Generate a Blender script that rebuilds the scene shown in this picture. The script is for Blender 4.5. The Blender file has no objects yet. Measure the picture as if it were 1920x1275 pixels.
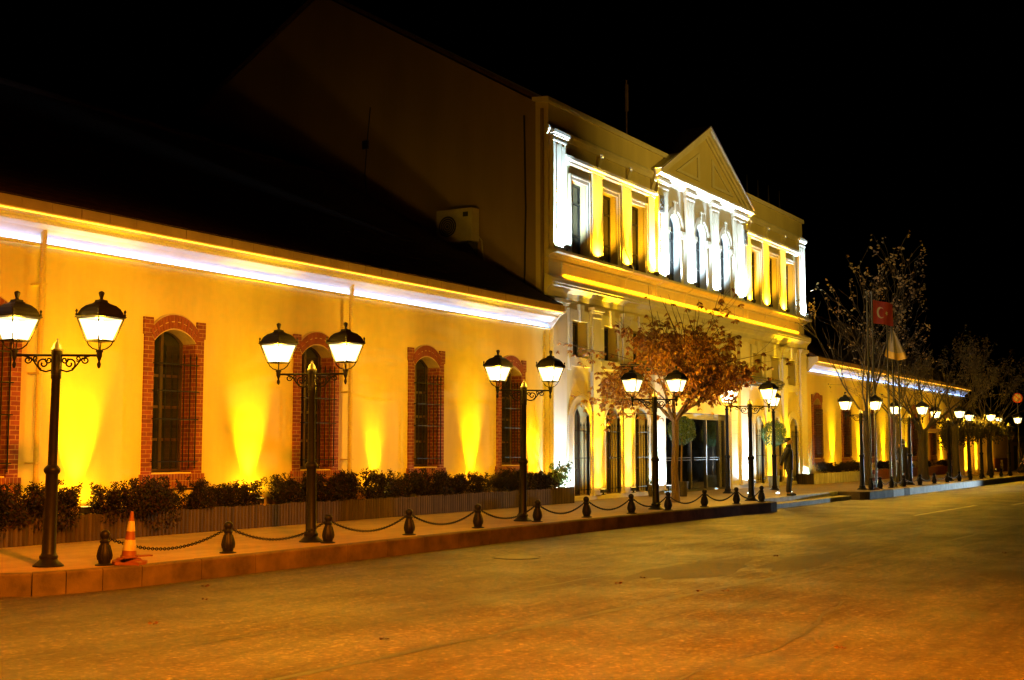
import bpy, bmesh, math, random
from mathutils import Vector, Matrix
R = math.radians
PI = math.pi
scene = bpy.context.scene
col = scene.collection

# ------------------------------------------------------------------ camera
cam_d = bpy.data.cameras.new("camera")
cam = bpy.data.objects.new("camera", cam_d)
col.objects.link(cam)
f_px, cx, cy = 2340.0, 960.0, 637.5
vx = Vector((2385 - cx, -(840 - cy), -f_px)).normalized()
up = Vector((0, f_px, -(840 - cy))).normalized()
up = (up - vx * up.dot(vx)).normalized()
vy = up.cross(vx)
rot = Matrix((vx, vy, up))                       # world = rot @ cam
cam.matrix_world = Matrix.Translation((0, 0, 1.45)) @ rot.to_4x4()
cam_d.sensor_fit = 'HORIZONTAL'
cam_d.sensor_width = 36.0
cam_d.lens = 36.0 * f_px / 1920.0
cam_d.clip_start = 0.1
cam_d.clip_end = 2000
scene.camera = cam

# ------------------------------------------------------------------ world / exposure
world = bpy.data.worlds.new("World")
scene.world = world
world.use_nodes = True
wn = world.node_tree
bg = wn.nodes["Background"]
sky = wn.nodes.new("ShaderNodeTexSky")
sky.sky_type = 'NISHITA'
sky.sun_disc = False
sky.sun_elevation = R(-4.0)
sky.sun_rotation = R(200)
wn.links.new(sky.outputs[0], bg.inputs[0])
bg.inputs[1].default_value = 0.0004
scene.view_settings.view_transform = 'Standard'
scene.view_settings.look = 'None'
scene.view_settings.exposure = 0.0
scene.view_settings.gamma = 1.0
scene.cycles.use_denoising = True
scene.cycles.max_bounces = 5
scene.cycles.diffuse_bounces = 3
scene.cycles.glossy_bounces = 3
scene.cycles.transparent_max_bounces = 12
scene.cycles.sample_clamp_indirect = 4.0
scene.cycles.caustics_reflective = False
scene.cycles.caustics_refractive = False

# colours of the lamps
SODIUM = (1.0, 0.215, 0.003)
LANTERN = (1.0, 0.48, 0.008)
YELLOW = (1.0, 0.60, 0.006)
WHITE = (0.60, 0.84, 1.0)
K_LANT, K_YEL, K_WHT = 255.0, 1750.0, 520.0


def add_light(name, kind, loc, color, energy, parent=None, **kw):
    d = bpy.data.lights.new(name, kind)
    d.color = color
    d.energy = energy
    for k, v in kw.items():
        setattr(d, k, v)
    o = bpy.data.objects.new(name, d)
    col.objects.link(o)
    if parent:
        o.parent = parent
    o.location = loc
    return o


def aim(o, direction):
    o.rotation_euler = Vector(direction).to_track_quat('-Z', 'Y').to_euler()


# sodium street lamp behind the camera, an added fill spot on the facade, and a car's headlights further up the road
s = add_light("street_light", 'SPOT', (4.5, 0.5, 8.5), SODIUM, 43000, spot_size=R(112), spot_blend=0.9, shadow_soft_size=0.25)
aim(s, (0.30, 0.42, -1))
s = add_light("street_light", 'SPOT', (36.0, -3.0, 9.5), (1.0, 0.62, 0.07), 5200, spot_size=R(62), spot_blend=0.8, shadow_soft_size=0.25)  # added spot that brightens parapet and pediment, not a street lamp
aim(s, (5.0, 19.5, -0.2))
s = add_light("headlight", 'SPOT', (78.0, 4.5, 0.8), (0.72, 0.92, 1.0), 19000, spot_size=R(13), spot_blend=0.6, shadow_soft_size=0.12)
aim(s, (-30, 7.7, -0.85))

# ------------------------------------------------------------------ mesh helpers
class MB:
    def __init__(self):
        self.bm = bmesh.new()

    def poly(self, pts):
        vs = [self.bm.verts.new(p) for p in pts]
        return self.bm.faces.new(vs)

    def box(self, x0, x1, y0, y1, z0, z1):
        v = [self.bm.verts.new(p) for p in ((x0, y0, z0), (x1, y0, z0), (x1, y1, z0), (x0, y1, z0),
                                            (x0, y0, z1), (x1, y0, z1), (x1, y1, z1), (x0, y1, z1))]
        for f in ((0, 3, 2, 1), (4, 5, 6, 7), (0, 1, 5, 4), (1, 2, 6, 5), (2, 3, 7, 6), (3, 0, 4, 7)):
            self.bm.faces.new([v[i] for i in f])
        return self

    def prism(self, pts, a0, a1, axis='y'):
        """polygon extruded along an axis: 'y' takes (x,z), 'x' takes (y,z), 'z' takes (x,y)"""
        def mk(p, a):
            if axis == 'y':
                return (p[0], a, p[1])
            if axis == 'x':
                return (a, p[0], p[1])
            return (p[0], p[1], a)
        A = [self.bm.verts.new(mk(p, a0)) for p in pts]
        B = [self.bm.verts.new(mk(p, a1)) for p in pts]
        n = len(pts)
        self.bm.faces.new(A)
        self.bm.faces.new(B[::-1])
        for i in range(n):
            j = (i + 1) % n
            self.bm.faces.new((A[i], B[i], B[j], A[j]))
        return self

    def tube(self, pts, rad, n=8, caps=True):
        pts = [Vector(p) for p in pts]
        if not isinstance(rad, (list, tuple)):
            rad = [rad] * len(pts)
        rings = []
        prev = None
        for i, p in enumerate(pts):
            t = (pts[min(i + 1, len(pts) - 1)] - pts[max(i - 1, 0)])
            if t.length < 1e-9:
                t = Vector((0, 0, 1))
            t.normalize()
            if prev is None:
                a = t.orthogonal().normalized()
            else:
                a = prev - t * prev.dot(t)
                a = a.normalized() if a.length > 1e-6 else t.orthogonal().normalized()
            prev = a
            b = t.cross(a)
            rings.append([self.bm.verts.new(p + (a * math.cos(2 * PI * k / n) + b * math.sin(2 * PI * k / n)) * rad[i]) for k in range(n)])
        for r0, r1 in zip(rings, rings[1:]):
            for k in range(n):
                self.bm.faces.new((r0[k], r0[(k + 1) % n], r1[(k + 1) % n], r1[k]))
        if caps:
            self.bm.faces.new(rings[0][::-1])
            self.bm.faces.new(rings[-1])
        return self

    def lathe(self, prof, n=16, c=(0, 0, 0), turn=0.0, sq=None):
        rings = []
        for r, z in prof:
            rings.append([self.bm.verts.new((c[0] + r * math.cos(turn + 2 * PI * k / n), c[1] + r * math.sin(turn + 2 * PI * k / n), c[2] + z)) for k in range(n)])
        for r0, r1 in zip(rings, rings[1:]):
            for k in range(n):
                self.bm.faces.new((r0[k], r0[(k + 1) % n], r1[(k + 1) % n], r1[k]))
        self.bm.faces.new(rings[0][::-1])
        self.bm.faces.new(rings[-1])
        return self

    def torus(self, c, ax_u, ax_v, R_, r_, n=12, m=6, stretch=1.0):
        u, v = Vector(ax_u), Vector(ax_v)
        w = u.cross(v)
        c = Vector(c)
        rings = []
        for i in range(n):
            a = 2 * PI * i / n
            d = u * math.cos(a) * stretch + v * math.sin(a)
            dn = (u * math.cos(a) + v * math.sin(a))
            rings.append([self.bm.verts.new(c + d * R_ + (dn * math.cos(2 * PI * k / m) + w * math.sin(2 * PI * k / m)) * r_) for k in range(m)])
        for i in range(n):
            r0, r1 = rings[i], rings[(i + 1) % n]
            for k in range(m):
                self.bm.faces.new((r0[k], r0[(k + 1) % m], r1[(k + 1) % m], r1[k]))
        return self

    def sphere(self, c, r, n=12, m=8, sz=1.0):
        prof = []
        for i in range(m + 1):
            a = -PI / 2 + PI * i / m
            prof.append((max(r * math.cos(a), 1e-4), r * math.sin(a) * sz))
        return self.lathe(prof, n, c)

    def build(self, name, mat, parent=None, smooth=False, label=None, world_space=True):
        bm = self.bm
        bmesh.ops.recalc_face_normals(bm, faces=bm.faces[:])
        if smooth:
            for f_ in bm.faces:
                f_.smooth = True
        me = bpy.data.meshes.new(name)
        off = Vector((0, 0, 0))
        if parent and world_space:
            p = parent
            while p:
                off += p.location
                p = p.parent
            bmesh.ops.translate(bm, verts=bm.verts[:], vec=-off)
        bm.to_mesh(me)
        bm.free()
        if mat:
            me.materials.append(mat)
        o = bpy.data.objects.new(name, me)
        col.objects.link(o)
        if parent:
            o.parent = parent
        if label:
            o["label"] = label
        if smooth:
            try:
                me.set_sharp_from_angle(angle=R(40))
            except Exception:
                pass
        return o


def tag(o, label=None, cat=None, group=None, kind=None):
    if label:
        o["label"] = label
    if cat:
        o["category"] = cat
    if group:
        o["group"] = group
    if kind:
        o["kind"] = kind
    return o


def empty(name, loc=(0, 0, 0), label=None, cat=None, group=None):
    o = bpy.data.objects.new(name, None)
    col.objects.link(o)
    o.location = loc
    o.empty_display_size = 0.2
    return tag(o, label, cat, group)


def copy_tree(o, parent=None, loc=None, rz=None, label=None):
    c = o.copy()
    col.objects.link(c)
    if parent:
        c.parent = parent
    if loc is not None:
        c.location = loc
    if rz is not None:
        c.rotation_euler = (c.rotation_euler[0], c.rotation_euler[1], rz)
    if label:
        c["label"] = label
    for ch in list(o.children):
        copy_tree(ch, c)
    return c


# ------------------------------------------------------------------ materials
def new_mat(name):
    m = bpy.data.materials.new(name)
    m.use_nodes = True
    nt = m.node_tree
    return m, nt, nt.nodes["Principled BSDF"]


def ramp(nt, src, stops):
    r = nt.nodes.new("ShaderNodeValToRGB")
    while len(r.color_ramp.elements) < len(stops):
        r.color_ramp.elements.new(0.5)
    for e, (p, c) in zip(r.color_ramp.elements, stops):
        e.position = p
        e.color = (c[0], c[1], c[2], 1)
    nt.links.new(src, r.inputs[0])
    return r.outputs[0]


def noise(nt, scale, detail=4, rough=0.55, vec=None, dist=0.0):
    n = nt.nodes.new("ShaderNodeTexNoise")
    n.inputs["Scale"].default_value = scale
    n.inputs["Detail"].default_value = detail
    n.inputs["Roughness"].default_value = rough
    n.inputs["Distortion"].default_value = dist
    if vec:
        nt.links.new(vec, n.inputs["Vector"])
    return n.outputs[0]


def coords(nt, which="Object", scale=None):
    t = nt.nodes.new("ShaderNodeTexCoord")
    if scale is None:
        return t.outputs[which]
    mp = nt.nodes.new("ShaderNodeMapping")
    mp.inputs["Scale"].default_value = scale
    nt.links.new(t.outputs[which], mp.inputs[0])
    return mp.outputs[0]


def bump(nt, bs, src, strength=0.3, dist=0.01):
    b = nt.nodes.new("ShaderNodeBump")
    b.inputs["Strength"].default_value = strength
    b.inputs["Distance"].default_value = dist
    nt.links.new(src, b.inputs["Height"])
    nt.links.new(b.outputs[0], bs.inputs["Normal"])


def mottled(name, c0, c1, scale=2.0, rough=0.8, bscale=60, bstr=0.2, metallic=0.0, streak=False, bdist=0.01):
    m, nt, bs = new_mat(name)
    v = coords(nt, scale=(1, 1, 0.25) if streak else (1, 1, 1))
    a = noise(nt, scale, 6, 0.6, v)
    nt.links.new(ramp(nt, a, [(0.3, c0), (0.7, c1)]), bs.inputs["Base Color"])
    bs.inputs["Roughness"].default_value = rough
    bs.inputs["Metallic"].default_value = metallic
    if bstr > 0:
        bump(nt, bs, noise(nt, bscale, 4, 0.6, coords(nt)), bstr, bdist)
    return m


def emit(name, color, strength):
    m, nt, bs = new_mat(name)
    bs.inputs["Base Color"].default_value = (0.6, 0.6, 0.6, 1)
    bs.inputs["Emission Color"].default_value = (*color, 1)
    bs.inputs["Emission Strength"].default_value = strength
    return m


def brick_mat(name, w, h, turn=False):
    m, nt, bs = new_mat(name)
    t = nt.nodes.new("ShaderNodeTexCoord")
    sep = nt.nodes.new("ShaderNodeSeparateXYZ")
    nt.links.new(t.outputs["Object"], sep.inputs[0])
    add = nt.nodes.new("ShaderNodeMath")
    add.operation = 'ADD'
    nt.links.new(sep.outputs[0], add.inputs[0])
    nt.links.new(sep.outputs[1], add.inputs[1])
    cmb = nt.nodes.new("ShaderNodeCombineXYZ")
    nt.links.new(add.outputs[0], cmb.inputs[0])
    nt.links.new(sep.outputs[2], cmb.inputs[1])
    b = nt.nodes.new("ShaderNodeTexBrick")
    b.inputs["Scale"].default_value = 1.0
    b.inputs["Brick Width"].default_value = w
    b.inputs["Row Height"].default_value = h
    b.inputs["Mortar Size"].default_value = 0.007
    b.inputs["Mortar Smooth"].default_value = 0.3
    b.inputs["Bias"].default_value = 0.0
    b.inputs["Color1"].default_value = (0.17, 0.034, 0.018, 1)
    b.inputs["Color2"].default_value = (0.26, 0.055, 0.027, 1)
    b.inputs["Mortar"].default_value = (0.42, 0.25, 0.14, 1)
    if turn:
        b.offset = 0.0
    nt.links.new(cmb.outputs[0], b.inputs["Vector"])
    mx = nt.nodes.new("ShaderNodeMixRGB")
    mx.blend_type = 'MULTIPLY'
    mx.inputs[0].default_value = 0.6
    nt.links.new(b.outputs["Color"], mx.inputs[1])
    nt.links.new(ramp(nt, noise(nt, 9, 5, 0.6, coords(nt)), [(0.3, (0.55, 0.5, 0.5)), (0.7, (1.1, 1.05, 1.0))]), mx.inputs[2])
    nt.links.new(mx.outputs[0], bs.inputs["Base Color"])
    bs.inputs["Roughness"].default_value = 0.85
    inv = nt.nodes.new("ShaderNodeMath")
    inv.operation = 'SUBTRACT'
    inv.inputs[0].default_value = 1.0
    nt.links.new(b.outputs["Fac"], inv.inputs[1])
    bump(nt, bs, inv.outputs[0], 0.6, 0.012)
    return m


def glass_mat(name, tint=(0.02, 0.022, 0.025), rough=0.06):
    m, nt, bs = new_mat(name)
    bs.inputs["Base Color"].default_value = (*tint, 1)
    bs.inputs["Roughness"].default_value = rough
    bs.inputs["Specular IOR Level"].default_value = 0.8
    bump(nt, bs, noise(nt, 3, 2, 0.5, coords(nt)), 0.05, 0.02)
    return m


def clear_glass(name, amount=0.12):
    m = bpy.data.materials.new(name)
    m.use_nodes = True
    nt = m.node_tree
    nt.nodes.clear()
    out = nt.nodes.new("ShaderNodeOutputMaterial")
    mix = nt.nodes.new("ShaderNodeMixShader")
    tr = nt.nodes.new("ShaderNodeBsdfTransparent")
    tr.inputs[0].default_value = (0.75, 0.8, 0.8, 1)
    gl = nt.nodes.new("ShaderNodeBsdfGlossy")
    gl.inputs["Roughness"].default_value = 0.03
    mix.inputs[0].default_value = amount
    nt.links.new(tr.outputs[0], mix.inputs[1])
    nt.links.new(gl.outputs[0], mix.inputs[2])
    nt.links.new(mix.outputs[0], out.inputs[0])
    return m


def lit_glass(name, color, strength):
    """frosted lamp glass: lets the bulb's light through and glows itself"""
    m = bpy.data.materials.new(name)
    m.use_nodes = True
    nt = m.node_tree
    nt.nodes.clear()
    out = nt.nodes.new("ShaderNodeOutputMaterial")
    ad = nt.nodes.new("ShaderNodeAddShader")
    tr = nt.nodes.new("ShaderNodeBsdfTransparent")
    em = nt.nodes.new("ShaderNodeEmission")
    em.inputs[0].default_value = (*color, 1)
    em.inputs[1].default_value = strength
    nt.links.new(tr.outputs[0], ad.inputs[0])
    nt.links.new(em.outputs[0], ad.inputs[1])
    nt.links.new(ad.outputs[0], out.inputs[0])
    return m


def dull(m, level=0.2):
    m.node_tree.nodes["Principled BSDF"].inputs["Specular IOR Level"].default_value = level
    return m


def leaf_mat(name, c0, c1, c2, rough=0.55):
    m, nt, bs = new_mat(name)
    g = nt.nodes.new("ShaderNodeNewGeometry")
    nt.links.new(ramp(nt, g.outputs["Random Per Island"], [(0.0, c0), (0.55, c1), (1.0, c2)]), bs.inputs["Base Color"])
    bs.inputs["Roughness"].default_value = rough
    return m


def asphalt_mat():
    m, nt, bs = new_mat("asphalt")
    v = coords(nt)
    big = noise(nt, 0.45, 7, 0.62, coords(nt, scale=(0.35, 1.0, 1)), 0.5)
    fine = noise(nt, 13, 9, 0.82, v)
    base = ramp(nt, big, [(0.30, (0.034, 0.031, 0.028)), (0.48, (0.056, 0.052, 0.046)), (0.62, (0.078, 0.073, 0.065)), (0.78, (0.100, 0.094, 0.083))])
    sp = ramp(nt, fine, [(0.36, (0.30, 0.30, 0.30)), (0.50, (0.92, 0.92, 0.92)), (0.58, (1.3, 1.28, 1.25)), (0.66, (2.6, 2.5, 2.4))])
    mx = nt.nodes.new("ShaderNodeMixRGB")
    mx.blend_type = 'MULTIPLY'
    mx.inputs[0].default_value = 0.85
    nt.links.new(base, mx.inputs[1])
    nt.links.new(sp, mx.inputs[2])
    streak = noise(nt, 1.0, 6, 0.7, coords(nt, scale=(0.5, 5.0, 1)), 0.3)
    m2 = nt.nodes.new("ShaderNodeMixRGB")
    m2.blend_type = 'MULTIPLY'
    m2.inputs[0].default_value = 1.0
    nt.links.new(mx.outputs[0], m2.inputs[1])
    nt.links.new(ramp(nt, streak, [(0.34, (0.42, 0.42, 0.42)), (0.47, (0.9, 0.9, 0.9)), (0.56, (1.05, 1.05, 1.05)), (0.66, (1.4, 1.4, 1.4))]), m2.inputs[2])
    vo = nt.nodes.new("ShaderNodeTexVoronoi")
    vo.inputs["Scale"].default_value = 34
    nt.links.new(v, vo.inputs["Vector"])
    wn_ = nt.nodes.new("ShaderNodeSeparateColor")
    nt.links.new(vo.outputs["Color"], wn_.inputs[0])
    m3 = nt.nodes.new("ShaderNodeMixRGB")
    m3.blend_type = 'MULTIPLY'
    m3.inputs[0].default_value = 1.0
    nt.links.new(m2.outputs[0], m3.inputs[1])
    nt.links.new(ramp(nt, wn_.outputs[0], [(0.0, (0.66, 0.66, 0.66)), (0.5, (0.92, 0.92, 0.92)), (0.86, (1.1, 1.1, 1.1)), (0.97, (2.3, 2.25, 2.2))]), m3.inputs[2])  # brightest cells paint specular sparkle into the asphalt colour
    mx = m3
    nt.links.new(mx.outputs[0], bs.inputs["Base Color"])
    nt.links.new(ramp(nt, noise(nt, 0.8, 5, 0.6, v), [(0.3, (0.42, 0.42, 0.42)), (0.7, (0.66, 0.66, 0.66))]), bs.inputs["Roughness"])
    bump(nt, bs, fine, 0.8, 0.03)
    return m


def paving_mat():
    m, nt, bs = new_mat("paving")
    b = nt.nodes.new("ShaderNodeTexBrick")
    b.inputs["Scale"].default_value = 1.0
    b.inputs["Brick Width"].default_value = 0.8
    b.inputs["Row Height"].default_value = 0.4
    b.inputs["Mortar Size"].default_value = 0.006
    b.inputs["Color1"].default_value = (0.31, 0.23, 0.12, 1)
    b.inputs["Color2"].default_value = (0.38, 0.285, 0.15, 1)
    b.inputs["Mortar"].default_value = (0.13, 0.10, 0.07, 1)
    nt.links.new(coords(nt), b.inputs["Vector"])
    mx = nt.nodes.new("ShaderNodeMixRGB")
    mx.blend_type = 'MULTIPLY'
    mx.inputs[0].default_value = 0.8
    nt.links.new(b.outputs["Color"], mx.inputs[1])
    nt.links.new(ramp(nt, noise(nt, 1.3, 7, 0.65, coords(nt)), [(0.3, (0.6, 0.58, 0.55)), (0.65, (1.05, 1.03, 1.0))]), mx.inputs[2])
    nt.links.new(mx.outputs[0], bs.inputs["Base Color"])
    bs.inputs["Roughness"].default_value = 0.55
    bump(nt, bs, noise(nt, 70, 4, 0.6, coords(nt)), 0.3, 0.008)
    return m


def planks_mat(name, c0, c1, pitch=0.085):
    m, nt, bs = new_mat(name)
    g = nt.nodes.new("ShaderNodeNewGeometry")
    rnd = ramp(nt, g.outputs["Random Per Island"], [(0.0, c0), (1.0, c1)])
    mx = nt.nodes.new("ShaderNodeMixRGB")
    mx.blend_type = 'MULTIPLY'
    mx.inputs[0].default_value = 0.8
    nt.links.new(rnd, mx.inputs[1])
    nt.links.new(ramp(nt, noise(nt, 14, 5, 0.65, coords(nt, scale=(2, 2, 0.25))), [(0.3, (0.4, 0.4, 0.4)), (0.7, (1.2, 1.2, 1.2))]), mx.inputs[2])
    nt.links.new(mx.outputs[0], bs.inputs["Base Color"])
    bs.inputs["Roughness"].default_value = 0.8
    return m


M = {}
M['asphalt'] = asphalt_mat()
M['paving'] = paving_mat()
M['kerb'] = mottled('kerb_stone', (0.03, 0.022, 0.016), (0.125, 0.092, 0.068), 2.2, 0.8, 50, 0.3)
M['white_kerb'] = mottled('white_kerb_stone', (0.40, 0.40, 0.39), (0.66, 0.66, 0.64), 3.0, 0.7, 50, 0.3)  # bluish white light on kerb and steps put into the stone colour
M['tar'] = mottled('tar', (0.008, 0.008, 0.008), (0.02, 0.019, 0.018), 4.0, 0.5, 60, 0.3)
M['patch'] = mottled('asphalt_patch', (0.012, 0.0115, 0.011), (0.04, 0.038, 0.035), 1.2, 0.6, 90, 0.6, bdist=0.012)
M['paint_line'] = mottled('worn_road_paint', (0.20, 0.19, 0.16), (0.5, 0.47, 0.38), 6.0, 0.6, 60, 0.3)
M['wing_wall'] = mottled('ochre_plaster', (0.58, 0.45, 0.15), (0.78, 0.62, 0.24), 0.9, 0.85, 35, 0.25, streak=True)
M['main_wall'] = mottled('cream_plaster', (0.62, 0.53, 0.26), (0.76, 0.66, 0.36), 1.2, 0.85, 40, 0.25, streak=True)
M['trim'] = mottled('cream_trim', (0.66, 0.61, 0.48), (0.78, 0.73, 0.60), 2.5, 0.75, 50, 0.2, streak=True)
M['bay_white'] = mottled('white_bay_plaster', (0.74, 0.73, 0.68), (0.82, 0.81, 0.77), 1.5, 0.8, 40, 0.2, streak=True)  # floodlight whiteness painted into the colour of the cream bay wall
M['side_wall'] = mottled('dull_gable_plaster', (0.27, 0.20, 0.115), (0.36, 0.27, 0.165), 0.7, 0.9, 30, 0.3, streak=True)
M['cove'] = mottled('white_cove_paint', (0.66, 0.66, 0.68), (0.78, 0.78, 0.80), 2.5, 0.6, 40, 0.1)
M['gutter'] = mottled('eave_tile', (0.34, 0.22, 0.11), (0.46, 0.31, 0.17), 2.5, 0.8, 40, 0.3)
M['roof'] = mottled('dark_roof_tile', (0.06, 0.032, 0.024), (0.12, 0.066, 0.048), 5, 0.85, 30, 0.4)
M['brick'] = brick_mat('red_brick', 0.21, 0.075)
M['soldier'] = brick_mat('soldier_brick', 0.07, 0.125, True)
M['brick_solid'] = mottled('single_brick', (0.17, 0.036, 0.018), (0.28, 0.062, 0.03), 8, 0.85, 50, 0.4)
M['mortar'] = mottled('mortar', (0.42, 0.31, 0.2), (0.55, 0.42, 0.28), 10, 0.9, 60, 0.3)
M['wood'] = mottled('dark_wood', (0.045, 0.024, 0.013), (0.085, 0.046, 0.026), 8, 0.5, 40, 0.15, streak=True)
M['iron'] = mottled('black_iron', (0.006, 0.006, 0.007), (0.013, 0.012, 0.012), 12, 0.42, 60, 0.15, metallic=0.0)
dull(M['iron'], 0.12)
M['iron_far'] = mottled('dark_iron', (0.012, 0.011, 0.011), (0.022, 0.02, 0.02), 12, 0.45, 60, 0.15)
M['capmetal'] = mottled('pale_metal', (0.09, 0.088, 0.08), (0.14, 0.135, 0.125), 12, 0.4, 60, 0.1, metallic=0.6)
M['glass'] = glass_mat('window_glass')
M['door_glass'] = clear_glass('door_glass', 0.14)
M['dark_frame'] = mottled('dark_aluminium', (0.02, 0.02, 0.02), (0.035, 0.034, 0.033), 8, 0.4, 40, 0.1)
M['interior'] = mottled('dark_interior', (0.02, 0.017, 0.013), (0.05, 0.04, 0.03), 3, 0.9, 20, 0.1)
M['canopy'] = mottled('canopy_metal', (0.03, 0.028, 0.026), (0.05, 0.047, 0.043), 6, 0.5, 40, 0.1, metallic=0.5)
M['planks'] = planks_mat('planter_timber', (0.03, 0.018, 0.011), (0.075, 0.048, 0.03))
M['pale_planks'] = planks_mat('pale_planter_timber', (0.50, 0.50, 0.50), (0.72, 0.72, 0.72))  # white light falling on the planter front painted into its boards
M['soil'] = mottled('soil', (0.03, 0.02, 0.013), (0.07, 0.05, 0.03), 12, 0.95, 40, 0.5)
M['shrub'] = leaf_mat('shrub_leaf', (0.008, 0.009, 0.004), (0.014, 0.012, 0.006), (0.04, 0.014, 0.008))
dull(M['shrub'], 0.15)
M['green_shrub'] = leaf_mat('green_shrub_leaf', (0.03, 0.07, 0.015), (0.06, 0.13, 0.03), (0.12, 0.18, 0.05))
M['topiary'] = leaf_mat('topiary_leaf', (0.03, 0.07, 0.012), (0.05, 0.11, 0.02), (0.09, 0.15, 0.035))
M['autumn'] = leaf_mat('autumn_leaf', (0.22, 0.075, 0.018), (0.42, 0.18, 0.035), (0.58, 0.37, 0.08))
M['pale_leaf'] = leaf_mat('pale_leaf', (0.20, 0.12, 0.05), (0.28, 0.21, 0.11), (0.36, 0.29, 0.18))
M['dark_leaf'] = leaf_mat('dark_leaf', (0.03, 0.035, 0.012), (0.06, 0.055, 0.02), (0.10, 0.07, 0.03))
M['dead_leaf'] = leaf_mat('dead_leaf', (0.05, 0.024, 0.010), (0.08, 0.035, 0.015), (0.10, 0.05, 0.02))
M['bark'] = mottled('bark', (0.10, 0.066, 0.036), (0.20, 0.135, 0.08), 6, 0.9, 26, 0.7, streak=True, bdist=0.03)
M['bark_grey'] = mottled('grey_bark', (0.035, 0.028, 0.02), (0.08, 0.066, 0.048), 6, 0.9, 26, 0.7, streak=True, bdist=0.03)
M['pot'] = mottled('dark_pot', (0.03, 0.025, 0.02), (0.06, 0.05, 0.04), 6, 0.6, 40, 0.2)
M['pot_blue'] = mottled('blue_grey_pot', (0.22, 0.27, 0.33), (0.32, 0.37, 0.43), 6, 0.45, 40, 0.1)
M['cone_red'] = mottled('cone_orange', (0.13, 0.036, 0.012), (0.21, 0.06, 0.02), 7, 0.6, 40, 0.15)
M['cone_white'] = mottled('cone_white', (0.28, 0.24, 0.18), (0.46, 0.42, 0.34), 7, 0.5, 40, 0.1)
M['ac'] = mottled('ac_casing', (0.45, 0.43, 0.40), (0.55, 0.53, 0.5), 4, 0.6, 40, 0.05)
M['ac_dark'] = mottled('ac_dark', (0.02, 0.02, 0.02), (0.035, 0.035, 0.035), 8, 0.6, 40, 0.05)
M['plaque'] = mottled('grey_plaque', (0.22, 0.21, 0.2), (0.32, 0.31, 0.3), 8, 0.6, 40, 0.2)
M['plaque_mark'] = mottled('plaque_mark', (0.08, 0.075, 0.07), (0.12, 0.11, 0.10), 8, 0.6, 40, 0.2)
M['skin'] = mottled('skin', (0.42, 0.24, 0.16), (0.5, 0.3, 0.2), 12, 0.55, 60, 0.05)
M['hair'] = mottled('dark_hair', (0.008, 0.006, 0.005), (0.02, 0.015, 0.012), 40, 0.5, 90, 0.4)
M['jacket'] = mottled('dark_jacket', (0.004, 0.004, 0.006), (0.009, 0.009, 0.012), 12, 0.7, 60, 0.3)
M['coat'] = mottled('black_coat', (0.012, 0.010, 0.010), (0.025, 0.02, 0.02), 12, 0.8, 60, 0.3)
M['pink'] = mottled('salmon_top', (0.55, 0.22, 0.16), (0.66, 0.29, 0.22), 12, 0.8, 60, 0.3)
M['trouser'] = mottled('dark_trousers', (0.005, 0.005, 0.006), (0.010, 0.010, 0.012), 12, 0.8, 60, 0.3)
M['navy'] = mottled('navy_trousers', (0.02, 0.03, 0.07), (0.04, 0.05, 0.10), 12, 0.8, 60, 0.3)
M['shoe'] = mottled('shoe', (0.01, 0.009, 0.008), (0.02, 0.018, 0.016), 12, 0.35, 60, 0.1)
M['flag_red'] = mottled('red_flag_cloth', (0.15, 0.005, 0.004), (0.21, 0.009, 0.005), 6, 0.8, 90, 0.2)
M['flag_white'] = mottled('white_flag_cloth', (0.26, 0.23, 0.19), (0.34, 0.31, 0.26), 6, 0.8, 90, 0.2)
M['flag_yellow'] = mottled('yellow_flag_cloth', (0.55, 0.36, 0.06), (0.65, 0.44, 0.10), 6, 0.8, 90, 0.2)
M['panel_red'] = mottled('dark_red_panel', (0.13, 0.03, 0.02), (0.19, 0.05, 0.03), 3, 0.7, 40, 0.1)
M['emblem'] = mottled('emblem_paint', (0.62, 0.52, 0.42), (0.74, 0.64, 0.52), 8, 0.6, 40, 0.05)
M['annex_wall'] = mottled('peach_plaster', (0.66, 0.44, 0.27), (0.76, 0.53, 0.34), 1.0, 0.85, 40, 0.2)
M['sign_red'] = mottled('sign_red', (0.55, 0.03, 0.02), (0.65, 0.05, 0.03), 5, 0.5, 40, 0.0)
M['sign_face'] = mottled('sign_face', (0.45, 0.35, 0.28), (0.55, 0.45, 0.38), 5, 0.5, 40, 0.0)
M['lantern_glass'] = lit_glass('lantern_glass', (1.0, 0.93, 0.50), 1.25)
M['bulb'] = lit_glass('lamp_bulb', (1.0, 0.95, 0.75), 9.0)
M['led'] = emit('led_tube', (0.30, 0.50, 1.0), 15.0)
M['led_warm'] = emit('warm_led_tube', (1.0, 0.42, 0.02), 5)
M['yellow_strip'] = emit('yellow_light_strip', (1.0, 0.34, 0.003), 8.0)
M['lens_yellow'] = emit('yellow_lens', (1.0, 0.7, 0.1), 3.0)
M['lens_white'] = emit('white_lens', (0.85, 0.95, 1.0), 6.0)
M['globe'] = emit('lamp_globe', (1.0, 0.92, 0.7), 4.0)
M['rear_glow'] = emit('bulb_string', (1.0, 0.35, 0.05), 1.2)

# ------------------------------------------------------------------ ground
WALL = 16.6          # plane of the wings' street walls
FAC = 16.5           # plane of the main facade
ROAD = -0.26

g = MB()
g.poly([(-500, -500, ROAD), (900, -500, ROAD), (900, 500, ROAD), (-500, 500, ROAD)])
tag(g.build('road', M['asphalt']), kind='structure')

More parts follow.
